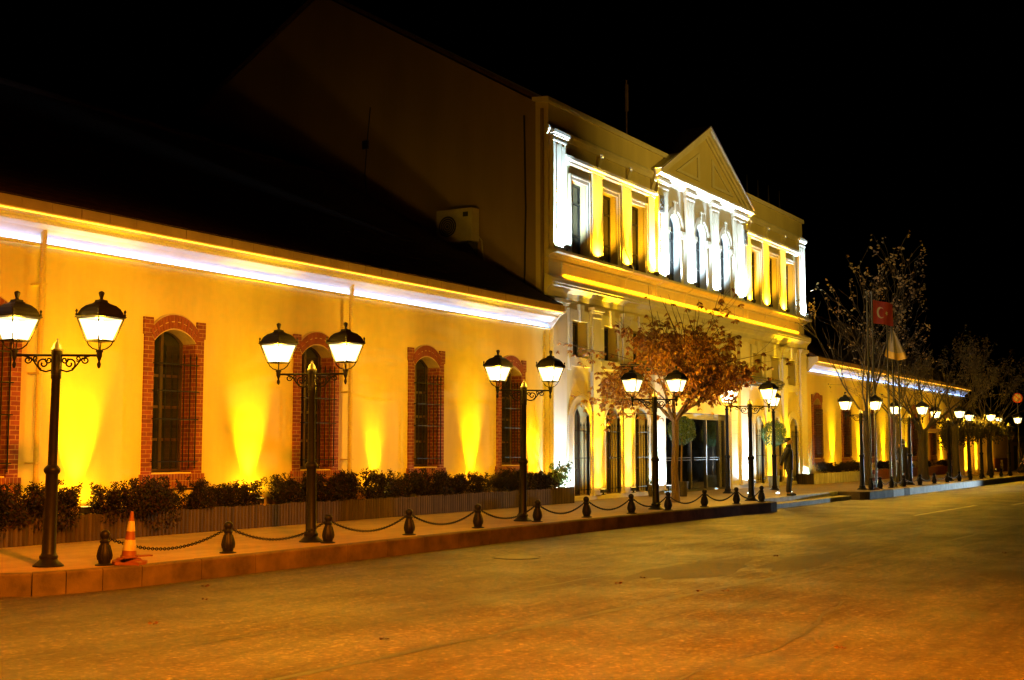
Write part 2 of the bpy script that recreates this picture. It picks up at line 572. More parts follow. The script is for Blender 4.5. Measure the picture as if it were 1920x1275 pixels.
# pavement: left part with its curved kerb, the entrance landing, the right part
curve = [(8.95, 17.4), (9.0, 14.0), (9.12, 13.2), (9.34, 12.62), (9.62, 12.33), (9.98, 12.18), (10.45, 12.10), (11.0, 12.03)]
leftedge = curve + [(14.0, 12.0), (18.0, 12.0), (22.0, 12.0), (27.0, 11.88), (30.5, 11.68), (32.2, 11.48), (32.75, 11.50), (33.0, 11.72), (33.05, 12.55)]
rightedge = [(41.5, 12.55), (41.6, 11.75), (41.9, 11.5), (48.0, 11.42), (60.0, 11.32), (72.0, 11.2), (120.0, 10.9)]
KW = 0.15


def inset(pts, d):
    out = []
    for i, p in enumerate(pts):
        a = Vector(pts[max(i - 1, 0)])
        b = Vector(pts[min(i + 1, len(pts) - 1)])
        t = (b - a).normalized()
        n = Vector((-t.y, t.x))
        q = Vector(p) + n * d
        out.append((q.x, q.y))
    return out


def walk(pts, step):
    out = [pts[0]]
    for a, b in zip(pts, pts[1:]):
        L = math.dist(a, b)
        k = max(1, int(L / step))
        for i in range(1, k + 1):
            out.append((a[0] + (b[0] - a[0]) * i / k, a[1] + (b[1] - a[1]) * i / k))
    return out


inner = inset(leftedge, KW) + [(33.05 - 0.0, 12.7)] + [(41.5, 12.7)] + inset(rightedge, KW) + [(120, 17.4)]
pv = MB()
pv.prism(inner, ROAD - 0.05, 0.0, 'z')
tag(pv.build('pavement', M['paving']), kind='structure')


def kerb(pts, top, mat, name='kerb', white=None):
    """stones of about a metre with open joints"""
    pts = walk(pts, 1.0)
    ins = inset(pts, KW)
    m = MB()
    rnd = random.Random(4)
    for i in range(len(pts) - 1):
        a, b, c, d = Vector(pts[i]), Vector(pts[i + 1]), Vector(ins[i + 1]), Vector(ins[i])
        e = 0.006 / max((b - a).length, 0.05)
        dz = rnd.uniform(-0.004, 0.004)
        q = [a.lerp(b, e), a.lerp(b, 1 - e), d.lerp(c, 1 - e), d.lerp(c, e)]
        top_q = [q[0] + (q[3] - q[0]) * 0.10, q[1] + (q[2] - q[1]) * 0.10, q[2], q[3]]
        lo = [m.bm.verts.new((p.x, p.y, ROAD - 0.05)) for p in q]
        mid = [m.bm.verts.new((p.x, p.y, top - 0.018 + dz)) for p in q]
        hi = [m.bm.verts.new((p.x, p.y, top + 0.004 + dz)) for p in top_q]
        for k in range(4):
            j = (k + 1) % 4
            m.bm.faces.new((lo[k], lo[j], mid[j], mid[k]))
            m.bm.faces.new((mid[k], mid[j], hi[j], hi[k]))
        m.bm.faces.new(hi)
    return tag(m.build(name, mat), kind='structure')


kerb(leftedge, 0.0, M['kerb'])
kerb(rightedge[:3] + [(44.8, 11.46)], 0.0, M['kerb'])
kerb([(44.8, 11.46), (46.2, 11.44)], 0.0, M['white_kerb'])
kerb([(46.2, 11.44), (47.0, 11.43)], 0.0, M['kerb'])
kerb([(47.0, 11.43), (60, 11.32), (72, 11.2), (120, 10.9)], 0.0, M['white_kerb'])
st = MB()
st.box(33.06, 41.49, 12.45, 12.72, ROAD - 0.05, 0.003)
st.box(33.06, 41.49, 12.02, 12.46, ROAD - 0.05, -0.13)
tag(st.build('entrance_steps', M['white_kerb']), kind='structure')  # steps share the stone colour that carries the white light

# seams, repairs and marks of the road, each a thin sheet on the asphalt
def strip(pts, w, mat, name, z, wob=0.03, seed=1):
    rnd = random.Random(seed)
    pts = walk(pts, 0.35)
    m = MB()
    prev = None
    for i, p in enumerate(pts):
        y = p[1] + rnd.uniform(-wob, wob)
        ww = w * rnd.uniform(0.5, 1.2)
        a = m.bm.verts.new((p[0], y - ww, z))
        b = m.bm.verts.new((p[0], y + ww, z))
        if prev:
            m.bm.faces.new((prev[0], a, b, prev[1]))
        prev = (a, b)
    return tag(m.build(name, mat), kind='structure')


strip([(8.0, 8.1), (13.4, 7.83), (19.2, 7.52), (24.4, 7.24), (40, 6.6)], 0.026, M['tar'], 'road_seam', ROAD + 0.004, 0.035, 1)
strip([(6.0, 6.45), (10.5, 6.14), (15.0, 5.82), (18.8, 5.43), (28.5, 5.02), (45, 4.5)], 0.05, M['tar'], 'road_seam', ROAD + 0.004, 0.03, 2)
strip([(22.0, 9.3), (27.0, 9.6), (32.0, 9.9)], 0.015, M['tar'], 'road_seam', ROAD + 0.004, 0.06, 3)
strip([(5.5, 3.6), (8.0, 3.9), (11.0, 3.7), (14.0, 4.2)], 0.016, M['tar'], 'road_seam', ROAD + 0.004, 0.05, 5)
strip([(32.5, 7.82), (39.2, 7.62)], 0.07, M['paint_line'], 'road_marking', ROAD + 0.006, 0.01, 4)
strip([(40.0, 6.73), (46, 6.6)], 0.07, M['paint_line'], 'road_marking', ROAD + 0.006, 0.01, 6)


def blob_sheet(cx_, cy_, rx, ry, z, mat, name, seed):
    rnd = random.Random(seed)
    pts = []
    for k in range(40):
        a = 2 * PI * k / 40
        q = 1 + 0.18 * math.sin(3 * a + seed) + 0.08 * math.sin(7 * a + 2 * seed) + rnd.uniform(-0.03, 0.03)
        pts.append((cx_ + rx * q * math.cos(a), cy_ + ry * q * math.sin(a), z))
    m = MB()
    m.poly(pts)
    return tag(m.build(name, mat), kind='structure')


blob_sheet(16.6, 7.0, 1.7, 0.55, ROAD + 0.002, M['patch'], 'road_patch', 1)
blob_sheet(19.0, 6.1, 2.2, 0.35, ROAD + 0.002, M['patch'], 'road_patch', 2)
blob_sheet(27.5, 8.2, 2.8, 0.35, ROAD + 0.002, M['patch'], 'road_patch', 3)
blob_sheet(18.2, 3.0, 0.7, 0.35, ROAD + 0.002, M['patch'], 'road_patch', 4)

mh = empty('manhole_cover', (16.95, 10.2, ROAD), 'round iron manhole cover set in the asphalt near the kerb', 'manhole cover')
m = MB()
m.lathe([(0.36, -0.02), (0.36, 0.008), (0.34, 0.012), (0.02, 0.012)], 28, mh.location)
m.build('lid', M['tar'], mh)
m = MB()
m.torus(mh.location + Vector((0, 0, 0.002)), (1, 0, 0), (0, 1, 0), 0.385, 0.007, 28, 6)
m.build('rim', M['tar'], mh)

# ------------------------------------------------------------------ wall builder
def arch_pts(c, hw, spring, rise, n=14):
    """points of a segmental or full arch from left to right"""
    rr = (hw * hw + rise * rise) / (2 * rise)
    zc = spring + rise - rr
    a0 = math.asin(min(1.0, hw / rr))
    if rise > hw:
        a0 = PI - a0
    return [(c + rr * math.sin(-a0 + 2 * a0 * i / n), zc + rr * math.cos(-a0 + 2 * a0 * i / n)) for i in range(n + 1)]


def wall_band(m, x0, x1, z0, z1, y0, y1, ops):
    """ops: (centre, half width, bottom, spring, rise) sorted; rise 0 = flat head"""
    x = x0
    for c, hw, b, s_, rise in sorted(ops):
        if c - hw > x:
            m.box(x, c - hw, y0, y1, z0, z1)
        if b > z0:
            m.box(c - hw, c + hw, y0, y1, z0, b)
        if rise:
            a = arch_pts(c, hw, s_, rise)
            m.prism([(c - hw, z1)] + [(p[0], p[1]) for p in a] + [(c + hw, z1)], y0, y1, 'y')
        elif s_ < z1:
            m.box(c - hw, c + hw, y0, y1, s_, z1)
        x = c + hw
    if x < x1:
        m.box(x, x1, y0, y1, z0, z1)


def ring(m, c, hw, b, s_, rise, t, y0, y1):
    """frame of width t round an opening: two jambs and the head"""
    m.box(c - hw - t, c - hw, y0, y1, b, s_)
    m.box(c + hw, c + hw + t, y0, y1, b, s_)
    if rise:
        ai = arch_pts(c, hw, s_, rise)
        ao = arch_pts(c, hw + t, s_, rise + t)
        for i in range(len(ai) - 1):
            m.prism([ai[i], ai[i + 1], ao[i + 1], ao[i]], y0, y1, 'y')
    else:
        m.box(c - hw - t, c + hw + t, y0, y1, s_, s_ + t)


def sash(parent, c, hw, b, s_, rise, y, cols=2, rows=(0.6,), mat='wood'):
    """wooden window set back in its opening: frame mesh with a pane under it"""
    m = MB()
    ring(m, c, hw - 0.06, b + 0.06, s_, max(rise - 0.02, 0) if rise else 0, 0.06, y, y + 0.06)
    if not rise:
        m = MB()
        ring(m, c, hw - 0.06, b + 0.06, s_ - 0.06, 0, 0.06, y, y + 0.06)
    m.box(c - hw, c + hw, y, y + 0.06, b, b + 0.06)
    for k in range(1, cols):
        x = c - hw + 2 * hw * k / cols
        m.box(x - 0.03, x + 0.03, y - 0.008, y + 0.055, b + 0.06, s_ + rise - 0.05)
    for r_ in rows:
        z = b + (s_ - b) * r_
        m.box(c - hw + 0.06, c + hw - 0.06, y - 0.004, y + 0.05, z - 0.025, z + 0.025)
    w = m.build('window', M[mat], parent)
    p = MB()
    p.box(c - hw, c + hw, y + 0.03, y + 0.035, b, s_ + rise)
    p.build('pane', M['glass'], w)
    return w


def grille(parent, c, hw, z0, z1, y, n, mat='iron', bars=(0.06, 0.45, 0.93), over=0.0, wall_y=None):
    m = MB()
    for k in range(n):
        x = c - hw + 2 * hw * k / (n - 1)
        m.tube([(x, y, z0), (x, y, z1)], 0.012, 6)
        m.tube([(x, y, z1 - 0.01), (x, y, z1 + 0.03), (x, y, z1 + 0.12)], [0.008, 0.020, 0.002], 6)
        m.sphere((x, y, z0 - 0.02), 0.017, 6, 4)
    for f_ in bars:
        z = z0 + (z1 - z0) * f_
        m.box(c - hw - over, c + hw + over, y - 0.014, y + 0.014, z - 0.010, z + 0.010)
        if wall_y:
            for sx in (-1, 1):
                xx = c + sx * (hw + over)
                m.box(xx - 0.012, xx + 0.012, y, wall_y + 0.02, z - 0.009, z + 0.009)
    return m.build('grille', M[mat], parent)


# ------------------------------------------------------------------ the two low wings
def wing(x0, x1, wins, pipes, label, side, detail=True):
    root = empty('station_wing', (x0, WALL, 0), label, 'building')
    ops = [(c, 0.5, 1.02, 3.34, 0.22) for c in wins]
    m = MB()
    wall_band(m, x0, x1, -0.3, 4.75, WALL, WALL + 0.42, ops)
    m.box(x0, x1, WALL, WALL + 0.42, 4.75, 5.2)
    m.build('wall', M['wing_wall'], root)
    m = MB()
    m.box(x0, x1, WALL + 0.6, WALL + 0.65, -0.2, 5.0)
    m.build('inner_wall', M['interior'], root)
    # windows
    for c in wins:
        w = sash(root, c, 0.5, 1.02, 3.34, 0.22, WALL + 0.30, 2, (0.25, 0.5, 0.74))
        b = MB()
        f0, f1 = WALL - 0.035, WALL + 0.28
        # jamb bricks lining the reveal and showing on the face
        b.box(c - 0.70, c - 0.485, f0, f1, 1.0, 3.42)
        b.box(c + 0.485, c + 0.70, f0, f1, 1.0, 3.42)
        b.box(c - 0.725, c - 0.52, f0 - 0.012, WALL + 0.1, 3.42, 3.72)
        b.box(c + 0.52, c + 0.725, f0 - 0.012, WALL + 0.1, 3.42, 3.72)
        b.build('brick_surround', M['brick'], w)
        b = MB()
        ai = arch_pts(c, 0.485, 3.32, 0.22, 17)
        ao = arch_pts(c, 0.60, 3.50, 0.33, 17)
        rnd = random.Random(int(c * 10))
        for i in range(17):
            q = [Vector((p[0], 0, p[1])) for p in (ai[i], ai[i + 1], ao[i + 1], ao[i])]
            cc = sum(q, Vector()) / 4
            q = [cc + (p - cc) * 0.83 for p in q]
            if i % 2:
                h0, h1 = q[0].lerp(q[3], 0.46), q[1].lerp(q[2], 0.46)
                k0, k1 = q[0].lerp(q[3], 0.54), q[1].lerp(q[2], 0.54)
                parts = [[q[0], q[1], h1, h0], [k0, k1, q[2], q[3]]]
            else:
                parts = [q]
            for pp in parts:
                b.prism([(p.x, p.z) for p in pp], f0 - 0.02 + rnd.uniform(-0.003, 0.003), f1, 'y')
        b.build('brick_arch', M['brick_solid'], w)
        b = MB()
        b.prism([*ai, *ao[::-1]], f0 - 0.008, f1 - 0.01, 'y')
        b.build('arch_mortar', M['mortar'], w)
        b = MB()
        b.box(c - 0.74, c + 0.74, WALL - 0.07, WALL + 0.28, 0.74, 0.998)
        b.build('brick_sill', M['soldier'], w)
        if detail:
            grille(w, c, 0.44, 1.12, 3.02, WALL - 0.12, 7, 'iron', (0.05, 0.44, 0.70, 0.95), 0.06, WALL)
    # eaves: lit cove, mouldings, tile row and roof
    yE = WALL - 0.6
    m = MB()
    prof = [(WALL - 0.02, 4.70), (WALL - 0.06, 4.70), (WALL - 0.10, 4.72), (WALL - 0.17, 4.80), (WALL - 0.27, 4.88), (WALL - 0.40, 4.93), (WALL - 0.40, 4.985), (WALL - 0.02, 4.985)]
    m.prism(prof, x0, x1, 'x')
    m.build('cove', M['cove'], root)
    m = MB()
    prof = [(WALL - 0.02, 4.988), (WALL - 0.43, 4.988), (WALL - 0.45, 5.01), (WALL - 0.50, 5.02), (WALL - 0.53, 5.05), (WALL - 0.56, 5.052), (WALL - 0.56, 5.075), (WALL - 0.02, 5.075)]
    m.prism(prof, x0, x1, 'x')
    m.build('eave_moulding', M['trim'], root)
    m = MB()
    m.prism([(WALL - 0.035, 4.63), (WALL - 0.20, 4.63), (WALL - 0.20, 4.668), (WALL - 0.185, 4.668), (WALL - 0.185, 4.642), (WALL - 0.035, 4.642)], x0, x1, 'x')
    m.build('cove_lip', M['trim'], root)
    m = MB()
    m.tube([(x0 + 0.05, WALL - 0.14, 4.672), (x1 - 0.05, WALL - 0.14, 4.672)], 0.014, 6)
    m.build('light_strip', M['led'], root)
    m = MB()
    m.tube([(x0 + 0.05, WALL - 0.565, 5.045), (x1 - 0.05, WALL - 0.565, 5.045)], 0.008, 6)
    m.build('light_strip', M['led_warm'], root)
    m = MB()
    x = x0
    rnd = random.Random(8)
    while x < x1 - 0.05:
        xe = min(x + 0.56, x1)
        d = rnd.uniform(-0.006, 0.006)
        m.box(x + 0.006, xe - 0.006, yE + d, yE + 0.10, 5.075, 5.235)
        x = xe
    m.build('eave_tiles', M['gutter'], root)
    m = MB()
    zR, yR = 9.5, WALL + 7.1
    for a, b in (((yE + 0.03, 5.24), (yR, zR)), ((yR, zR), (yR * 2 - yE, 5.24))):
        m.prism([a, b, (b[0], b[1] - 0.12), (a[0], a[1] - 0.12)], x0, x1, 'x')
    # courses of tiles
    for k in range(40):
        t = k / 40
        y = yE + 0.05 + (yR - yE) * t
        z = 5.245 + (zR - 5.24) * t
        m.prism([(y, z), (y + 0.18, z + 0.105), (y + 0.17, z + 0.125), (y - 0.01, z + 0.028)], x0, x1, 'x')
    r_ = m.build('roof', M['roof'], root)
    m = MB()
    m.tube([(x0, yR, zR + 0.03), (x1, yR, zR + 0.03)], 0.10, 8)
    m.build('ridge_cap', M['roof'], r_)
    # end of the eaves
    xe = x1 if side == 'left' else x0
    d = 0.05 if side == 'left' else -0.05
    m = MB()
    m.prism([(WALL - 0.02, 4.62), (WALL - 0.2, 4.66), (WALL - 0.46, 4.98), (WALL - 0.60, 5.05), (WALL - 0.62, 5.25), (WALL - 0.02, 5.25)], min(xe, xe + d), max(xe, xe + d), 'x')
    m.build('eave_end', M['trim'], root)
    for px_ in pipes:
        m = MB()
        m.tube([(px_, WALL - 0.21, 5.0), (px_, WALL - 0.21, 0.0)], 0.05, 10)
        for z in (1.2, 2.6, 4.0):
            m.box(px_ - 0.06, px_ + 0.06, WALL - 0.27, WALL + 0.02, z, z + 0.03)
        m.build('downpipe', M['wing_wall'], root)
    # far gable of the wing
    m = MB()
    xg = x0 if side == 'left' else x1
    m.prism([(WALL, 0), (WALL + 0.0, 5.1), (yR, zR - 0.15), (yR * 2 - yE, 5.1), (yR * 2 - yE, 0)], xg, xg + (0.3 if side == 'left' else -0.3), 'x')
    m.build('gable_wall', M['wing_wall'], root)
    return root


LEFT_WINS = [11.9, 15.78, 19.66, 23.53, 27.29]
RIGHT_WINS = [52.5 + 4.25 * k for k in range(7)]
wing(2.0, 29.08, [7.9] + LEFT_WINS, [12.8, 20.52], 'long low ochre wing with brick-framed barred windows, nearest the viewer on the left', 'left')
wing(51.0, 82.3, RIGHT_WINS, [59.0, 67.4], 'low ochre wing beyond the two-storey block, half hidden by bare trees', 'right')

# ------------------------------------------------------------------ the two-storey main building
XA, XB = 29.1, 50.72
main = empty('main_building', (XA, FAC, 0), 'two-storey cream building with lit pilasters, triangular pediment and dark side gable', 'building')
FT = 0.40
SIDE = [30.83, 32.75, 34.68]
SIDE_R = [45.0, 46.98, 48.92]
MIDW = [37.42, 39.64, 41.86]
m = MB()
gops = [(c, 0.45, 0.10, 2.34, 0.30) for c in SIDE + SIDE_R] + [(39.28, 2.92, -0.1, 2.62, 0)]
wall_band(m, XA, XB, -0.3, 3.3, FAC, FAC + FT, gops)
wall_band(m, XA, XB, 3.3, 5.45, FAC, FAC + FT, [(c, 0.47, 3.98, 5.0, 0) for c in SIDE + MIDW + SIDE_R])
m.box(XA, XB, FAC, FAC + FT, 5.45, 6.75)
wall_band(m, XA, 35.90, 6.75, 9.35, FAC, FAC + FT, [(c, 0.48, 6.82, 8.95, 0) for c in SIDE])
wall_band(m, 43.87, XB, 6.75, 9.35, FAC, FAC + FT, [(c, 0.48, 6.82, 8.95, 0) for c in SIDE_R])
m.box(XA, 35.90, FAC, FAC + FT, 9.35, 10.2)
m.box(43.87, XB, FAC, FAC + FT, 9.35, 10.2)
m.box(XA, XB, FAC, FAC + FT, 10.2, 11.0)
m.build('facade_wall', M['main_wall'], main)
m = MB()
wall_band(m, 35.903, 43.867, 6.753, 10.197, FAC - 0.003, FAC + FT - 0.01, [(c, 0.46, 6.82, 8.62, 0.50) for c in MIDW])
m.build('bay_wall', M['bay_white'], main)
m = MB()
m.box(XA + 0.4, 36.2, FAC + 0.75, FAC + 0.8, 0, 10.5)
m.box(42.3, XB - 0.4, FAC + 0.75, FAC + 0.8, 0, 10.5)
m.box(36.2, 42.3, FAC + 0.75, FAC + 0.8, 3.2, 10.5)
m.build('inner_wall', M['interior'], main)

# side gable wall facing the viewer, other side, roof
yG, zG = 24.6, 15.45
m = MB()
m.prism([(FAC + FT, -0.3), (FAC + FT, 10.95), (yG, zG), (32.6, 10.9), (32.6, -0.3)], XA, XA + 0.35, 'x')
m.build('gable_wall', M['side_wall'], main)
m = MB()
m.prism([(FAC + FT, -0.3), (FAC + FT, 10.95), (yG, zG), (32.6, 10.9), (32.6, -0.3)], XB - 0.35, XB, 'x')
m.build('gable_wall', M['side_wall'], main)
m = MB()
for a, b in (((FAC + FT - 0.05, 10.97), (yG, zG + 0.06)), ((yG, zG + 0.06), (32.8, 10.8))):
    m.prism([a, b, (b[0], b[1] + 0.12), (a[0], a[1] + 0.12)], XA - 0.06, XB + 0.06, 'x')
rf = m.build('roof', M['roof'], main)
m = MB()
m.tube([(45.3, 22.0, 13.7), (45.3, 22.0, 16.5)], 0.035, 6)
m.tube([(45.3, 22.0, 15.2), (45.3, 22.0, 16.3)], 0.09, 8)
m.build('mast', M['roof'], rf)
# parapet coping with joints, spiked finials
m = MB()
x = XA - 0.10
while x < XB + 0.1:
    xe = min(x + 0.62, XB + 0.12)
    m.prism([(FAC - 0.05, 10.86), (FAC - 0.065, 10.92), (FAC - 0.05, 11.02), (FAC + FT + 0.06, 11.06), (FAC + FT + 0.06, 10.96), (FAC - 0.003, 10.86)], x + 0.004, xe - 0.004, 'x')
    x = xe
m.build('parapet_coping', M['trim'], main)
m = MB()
for x in (45.1, 46.3, 47.5, 48.8):
    m.tube([(x, FAC + 0.3, 11.0), (x, FAC + 0.3, 11.95)], [0.05, 0.008], 6)
    m.tube([(x - 0.15, FAC + 0.3, 11.2), (x + 0.15, FAC + 0.3, 11.2)], 0.02, 6)
m.build('roof_spikes', M['iron_far'], main)

# cornices and ledges running along the front (and round the corners a little)
def course(name, prof, x0, x1, mat='trim'):
    mm = MB()
    mm.prism([(FAC + 0.02, prof[0][1])] + [(FAC - d, z) for d, z in prof] + [(FAC + 0.02, prof[-1][1])], x0, x1, 'x')
    return mm.build(name, M[mat], main)


course('plinth', [(0.07, -0.2), (0.07, 0.10), (0.05, 0.13)], XA - 0.02, 36.34)
course('plinth', [(0.07, -0.2), (0.07, 0.10), (0.05, 0.13)], 42.22, XB + 0.02)
course('lower_cornice', [(0.05, 5.55), (0.07, 5.70), (0.16, 5.80), (0.22, 5.84), (0.22, 5.90), (0.24, 5.91), (0.24, 6.02), (0.10, 6.10), (0.05, 6.14)], XA - 0.2, XB + 0.2)
course('sill_course', [(0.05, 6.60), (0.10, 6.66), (0.22, 6.70), (0.34, 6.72), (0.34, 6.79), (0.05, 6.81)], XA - 0.1, XB + 0.1)
course('architrave', [(0.06, 9.34), (0.10, 9.38), (0.10, 9.44), (0.17, 9.47), (0.17, 9.55), (0.04, 9.60)], XA + 0.75, 35.9)
course('architrave', [(0.06, 9.34), (0.10, 9.38), (0.10, 9.44), (0.17, 9.47), (0.17, 9.55), (0.04, 9.60)], 43.9, XB - 0.75)
course('upper_cornice', [(0.03, 9.98), (0.05, 10.04), (0.07, 10.10), (0.09, 10.13), (0.09, 10.21), (0.04, 10.26)], XA - 0.12, 35.8)
course('upper_cornice', [(0.03, 9.98), (0.05, 10.04), (0.07, 10.10), (0.09, 10.13), (0.09, 10.21), (0.04, 10.26)], 44.1, XB + 0.12)
course('pediment_cornice', [(0.10, 9.98), (0.14, 10.06), (0.26, 10.14), (0.34, 10.18), (0.34, 10.27), (0.10, 10.31)], 35.75, 44.15)
# strips of yellow light on the band under the sill
m = MB()
for a, b in ((29.9, 33.38), (33.48, 36.1), (36.2, 39.2), (39.3, 42.4), (42.5, 45.7), (45.8, 49.7)):
    m.box(a, b, FAC - 0.12, FAC + 0.01, 6.142, 6.19)
m.build('light_strip', M['yellow_strip'], main)
# framed panels of the band
for a, b in ((29.8, 35.7), (36.0, 43.7), (44.1, 50.0)):
    m = MB()
    m.box(a, b, FAC - 0.03, FAC + 0.01, 6.52, 6.56)
    m.box(a, b, FAC - 0.03, FAC + 0.01, 6.22, 6.26)
    m.box(a, a + 0.04, FAC - 0.03, FAC + 0.01, 6.26, 6.52)
    m.box(b - 0.04, b, FAC - 0.03, FAC + 0.01, 6.26, 6.52)
    m.build('band_panel', M['trim'], main)


def pilaster(x0, x1, z0, z1, d, mat='trim', cap=True, flutes=0, base=True):
    mm = MB()
    mm.box(x0, x1, FAC - d, FAC + 0.02, z0, z1)
    if base:
        mm.box(x0 - 0.03, x1 + 0.03, FAC - d - 0.03, FAC + 0.015, z0, z0 + 0.14)
    if cap:
        for k, (e, zz, h) in enumerate(((0.025, 0.30, 0.05), (0.05, 0.16, 0.06), (0.09, 0.10, 0.10))):
            mm.box(x0 - e, x1 + e, FAC - d - e, FAC + 0.013 - 0.002 * k, z1 - zz, z1 - zz + h)
    if flutes:
        w = (x1 - x0) / (flutes * 2 + 1)
        for k in range(flutes):
            xx = x0 + w * (2 * k + 1)
            mm.box(xx, xx + w, FAC - d - 0.02, FAC - d + 0.01, z0 + 0.3, z1 - 0.4)
    return mm.build('pilaster', M[mat], main)


# upper storey
for a, b in ((29.18, 29.92), (49.92, 50.66)):
    pilaster(a, b, 6.80, 10.12, 0.12, flutes=2)
for a, b in ((35.92, 36.72), (38.22, 38.84), (40.44, 41.06), (42.56, 43.85)):
    pilaster(a, b, 6.80, 10.05, 0.14, flutes=2)
for c in (31.83, 33.78, 35.56, 44.13, 46.0, 47.98):
    w = 0.32 if c not in (35.56, 44.13) else 0.22
    pilaster(c - w, c + w, 6.80, 9.36, 0.09, cap=False, flutes=0)
    m = MB()
    m.prism([(FAC + 0.01, 9.62), (FAC - 0.06, 9.62), (FAC - 0.08, 9.72), (FAC - 0.16, 9.92), (FAC - 0.16, 9.975), (FAC + 0.01, 9.975)], c + w * 0.35, c + w * 0.35 + 0.18, 'x')
    m.build('corbel', M['trim'], main)
# ground storey
for a, b in ((29.18, 29.92), (49.92, 50.66)):
    pilaster(a, b, 0.12, 5.5, 0.10)
for a, b in ((31.50, 31.98), (33.46, 33.92), (45.72, 46.2), (47.72, 48.2)):
    pilaster(a, b, 0.12, 5.45, 0.10, cap=True)
for a, b in ((35.55, 36.34), (42.96, 43.82)):
    pilaster(a, b, 0.12, 5.5, 0.14)
m = MB()
for z in range(7):
    m.box(42.22, 42.94, FAC - 0.05, FAC + 0.02, 0.13 + z * 0.46, 0.13 + z * 0.46 + 0.452)
m.build('stone_jamb', M['trim'], main)

# windows of the upper storey
for c in SIDE + SIDE_R:
    w = sash(main, c, 0.48, 6.82, 8.95, 0, FAC + 0.20, 2, (0.30, 0.74), 'dark_frame')
    m = MB()
    ring(m, c, 0.48, 6.81, 8.95, 0, 0.09, FAC - 0.05, FAC + 0.02)
    ring(m, c, 0.56, 6.812, 9.05, 0, 0.05, FAC - 0.08, FAC + 0.017)
    m.build('surround', M['trim'], w)
for c in MIDW:
    w = sash(main, c, 0.46, 6.82, 8.62, 0.50, FAC + 0.20, 2, (0.42, 0.82, 0.98), 'dark_frame')
    m = MB()
    ring(m, c, 0.46, 6.81, 8.62, 0.50, 0.10, FAC - 0.05, FAC + 0.02)
    ai = arch_pts(c, 0.58, 8.62, 0.62)
    ao = arch_pts(c, 0.68, 8.62, 0.74)
    for i in range(len(ai) - 1):
        m.prism([ai[i], ai[i + 1], ao[i + 1], ao[i]], FAC - 0.09, FAC + 0.015, 'y')
    for sx in (-1, 1):
        xx = c + sx * 0.58
        m.box(xx - 0.14, xx + 0.14, FAC - 0.11, FAC + 0.012, 8.46, 8.60)
        m.box(xx - 0.11, xx + 0.11, FAC - 0.08, FAC + 0.011, 8.38, 8.46)
    m.prism([(c - 0.06, 9.08), (c + 0.06, 9.08), (c + 0.09, 9.48), (c - 0.09, 9.48)], FAC - 0.12, FAC + 0.01, 'y')
    m.box(c - 0.12, c + 0.12, FAC - 0.14, FAC + 0.009, 9.482, 9.53)
    m.build('surround', M['trim'], w)
# little windows between the floors
for c in SIDE + MIDW + SIDE_R:
    w = sash(main, c, 0.47, 3.98, 5.0, 0, FAC + 0.30, 2, (0.45,), 'dark_frame')
    m = MB()
    ring(m, c, 0.47, 3.98, 5.0, 0, 0.20, FAC - 0.05, FAC + 0.02)
    m.box(c - 0.69, c + 0.69, FAC - 0.055, FAC + 0.018, 3.72, 3.978)
    m.box(c - 0.62, c + 0.62, FAC - 0.05, FAC + 0.016, 5.202, 5.30)
    m.prism([(c - 0.09, 4.98), (c + 0.09, 4.98), (c + 0.13, 5.46), (c - 0.13, 5.46)], FAC - 0.11, FAC + 0.01, 'y')
    for sx in (-1, 1):
        m.box(c + sx * 0.62 - 0.06, c + sx * 0.62 + 0.06, FAC - 0.07, FAC + 0.014, 3.60, 3.92)
        m.box(c + sx * 0.62 - 0.07, c + sx * 0.62 + 0.07, FAC - 0.075, FAC + 0.013, 4.9, 5.32)
    m.build('surround', M['trim'], w)
# arched windows of the ground floor, each behind a tall grille
for c in SIDE + SIDE_R:
    w = sash(main, c, 0.45, 0.10, 2.34, 0.30, FAC + 0.22, 2, (0.33, 0.66), 'wood')
    m = MB()
    ring(m, c, 0.45, 0.10, 2.34, 0.30, 0.27, FAC - 0.06, FAC + 0.02)
    ring(m, c, 0.45, 0.102, 2.34, 0.30, 0.05, FAC - 0.085, FAC + 0.016)
    m.build('surround', M['trim'], w)
    grille(w, c, 0.36, 0.22, 2.05, FAC - 0.14, 5, 'iron', (0.04, 0.52, 0.93), 0.06, FAC)

# pediment
m = MB()
pc, ph = 39.95, 12.55
m.prism([(35.95, 10.30), (43.95, 10.30), (pc, 12.3)], FAC - 0.10, FAC + 0.4, 'y')
pd = m.build('pediment', M['main_wall'], main)
m = MB()
for sx in (-1, 1):
    xe = pc + sx * 4.25
    L = Vector((xe, 10.30))
    T = Vector((pc, ph))
    d = (T - L)
    for off, th, pr in ((0.0, 0.12, 0.34), (0.12, 0.12, 0.24), (0.24, 0.10, 0.17)):
        a = Vector((xe - sx * off * 2.05, 10.302))
        b = Vector((pc, ph - off * 1.15))
        a2 = Vector((xe - sx * (off + th) * 2.05, 10.302))
        b2 = Vector((pc, ph - (off + th) * 1.15))
        m.prism([tuple(a), tuple(b), tuple(b2), tuple(a2)], FAC - pr, FAC + 0.35 - off * 0.1, 'y')
m.build('raking_cornice', M['trim'], pd)
for sx in (-1, 1):
    m = MB()
    tri = [(pc + sx * 0.55, 10.55), (pc + sx * 2.55, 10.55), (pc + sx * 0.55, 11.55)]
    cc = Vector((sum(p[0] for p in tri) / 3, sum(p[1] for p in tri) / 3))
    tin = [tuple(cc + (Vector(p) - cc) * 0.72) for p in tri]
    for i in range(3):
        j = (i + 1) % 3
        m.prism([tri[i], tri[j], tin[j], tin[i]], FAC - 0.15, FAC - 0.09, 'y')
    m.build('panel_moulding', M['trim'], pd)
m = MB()
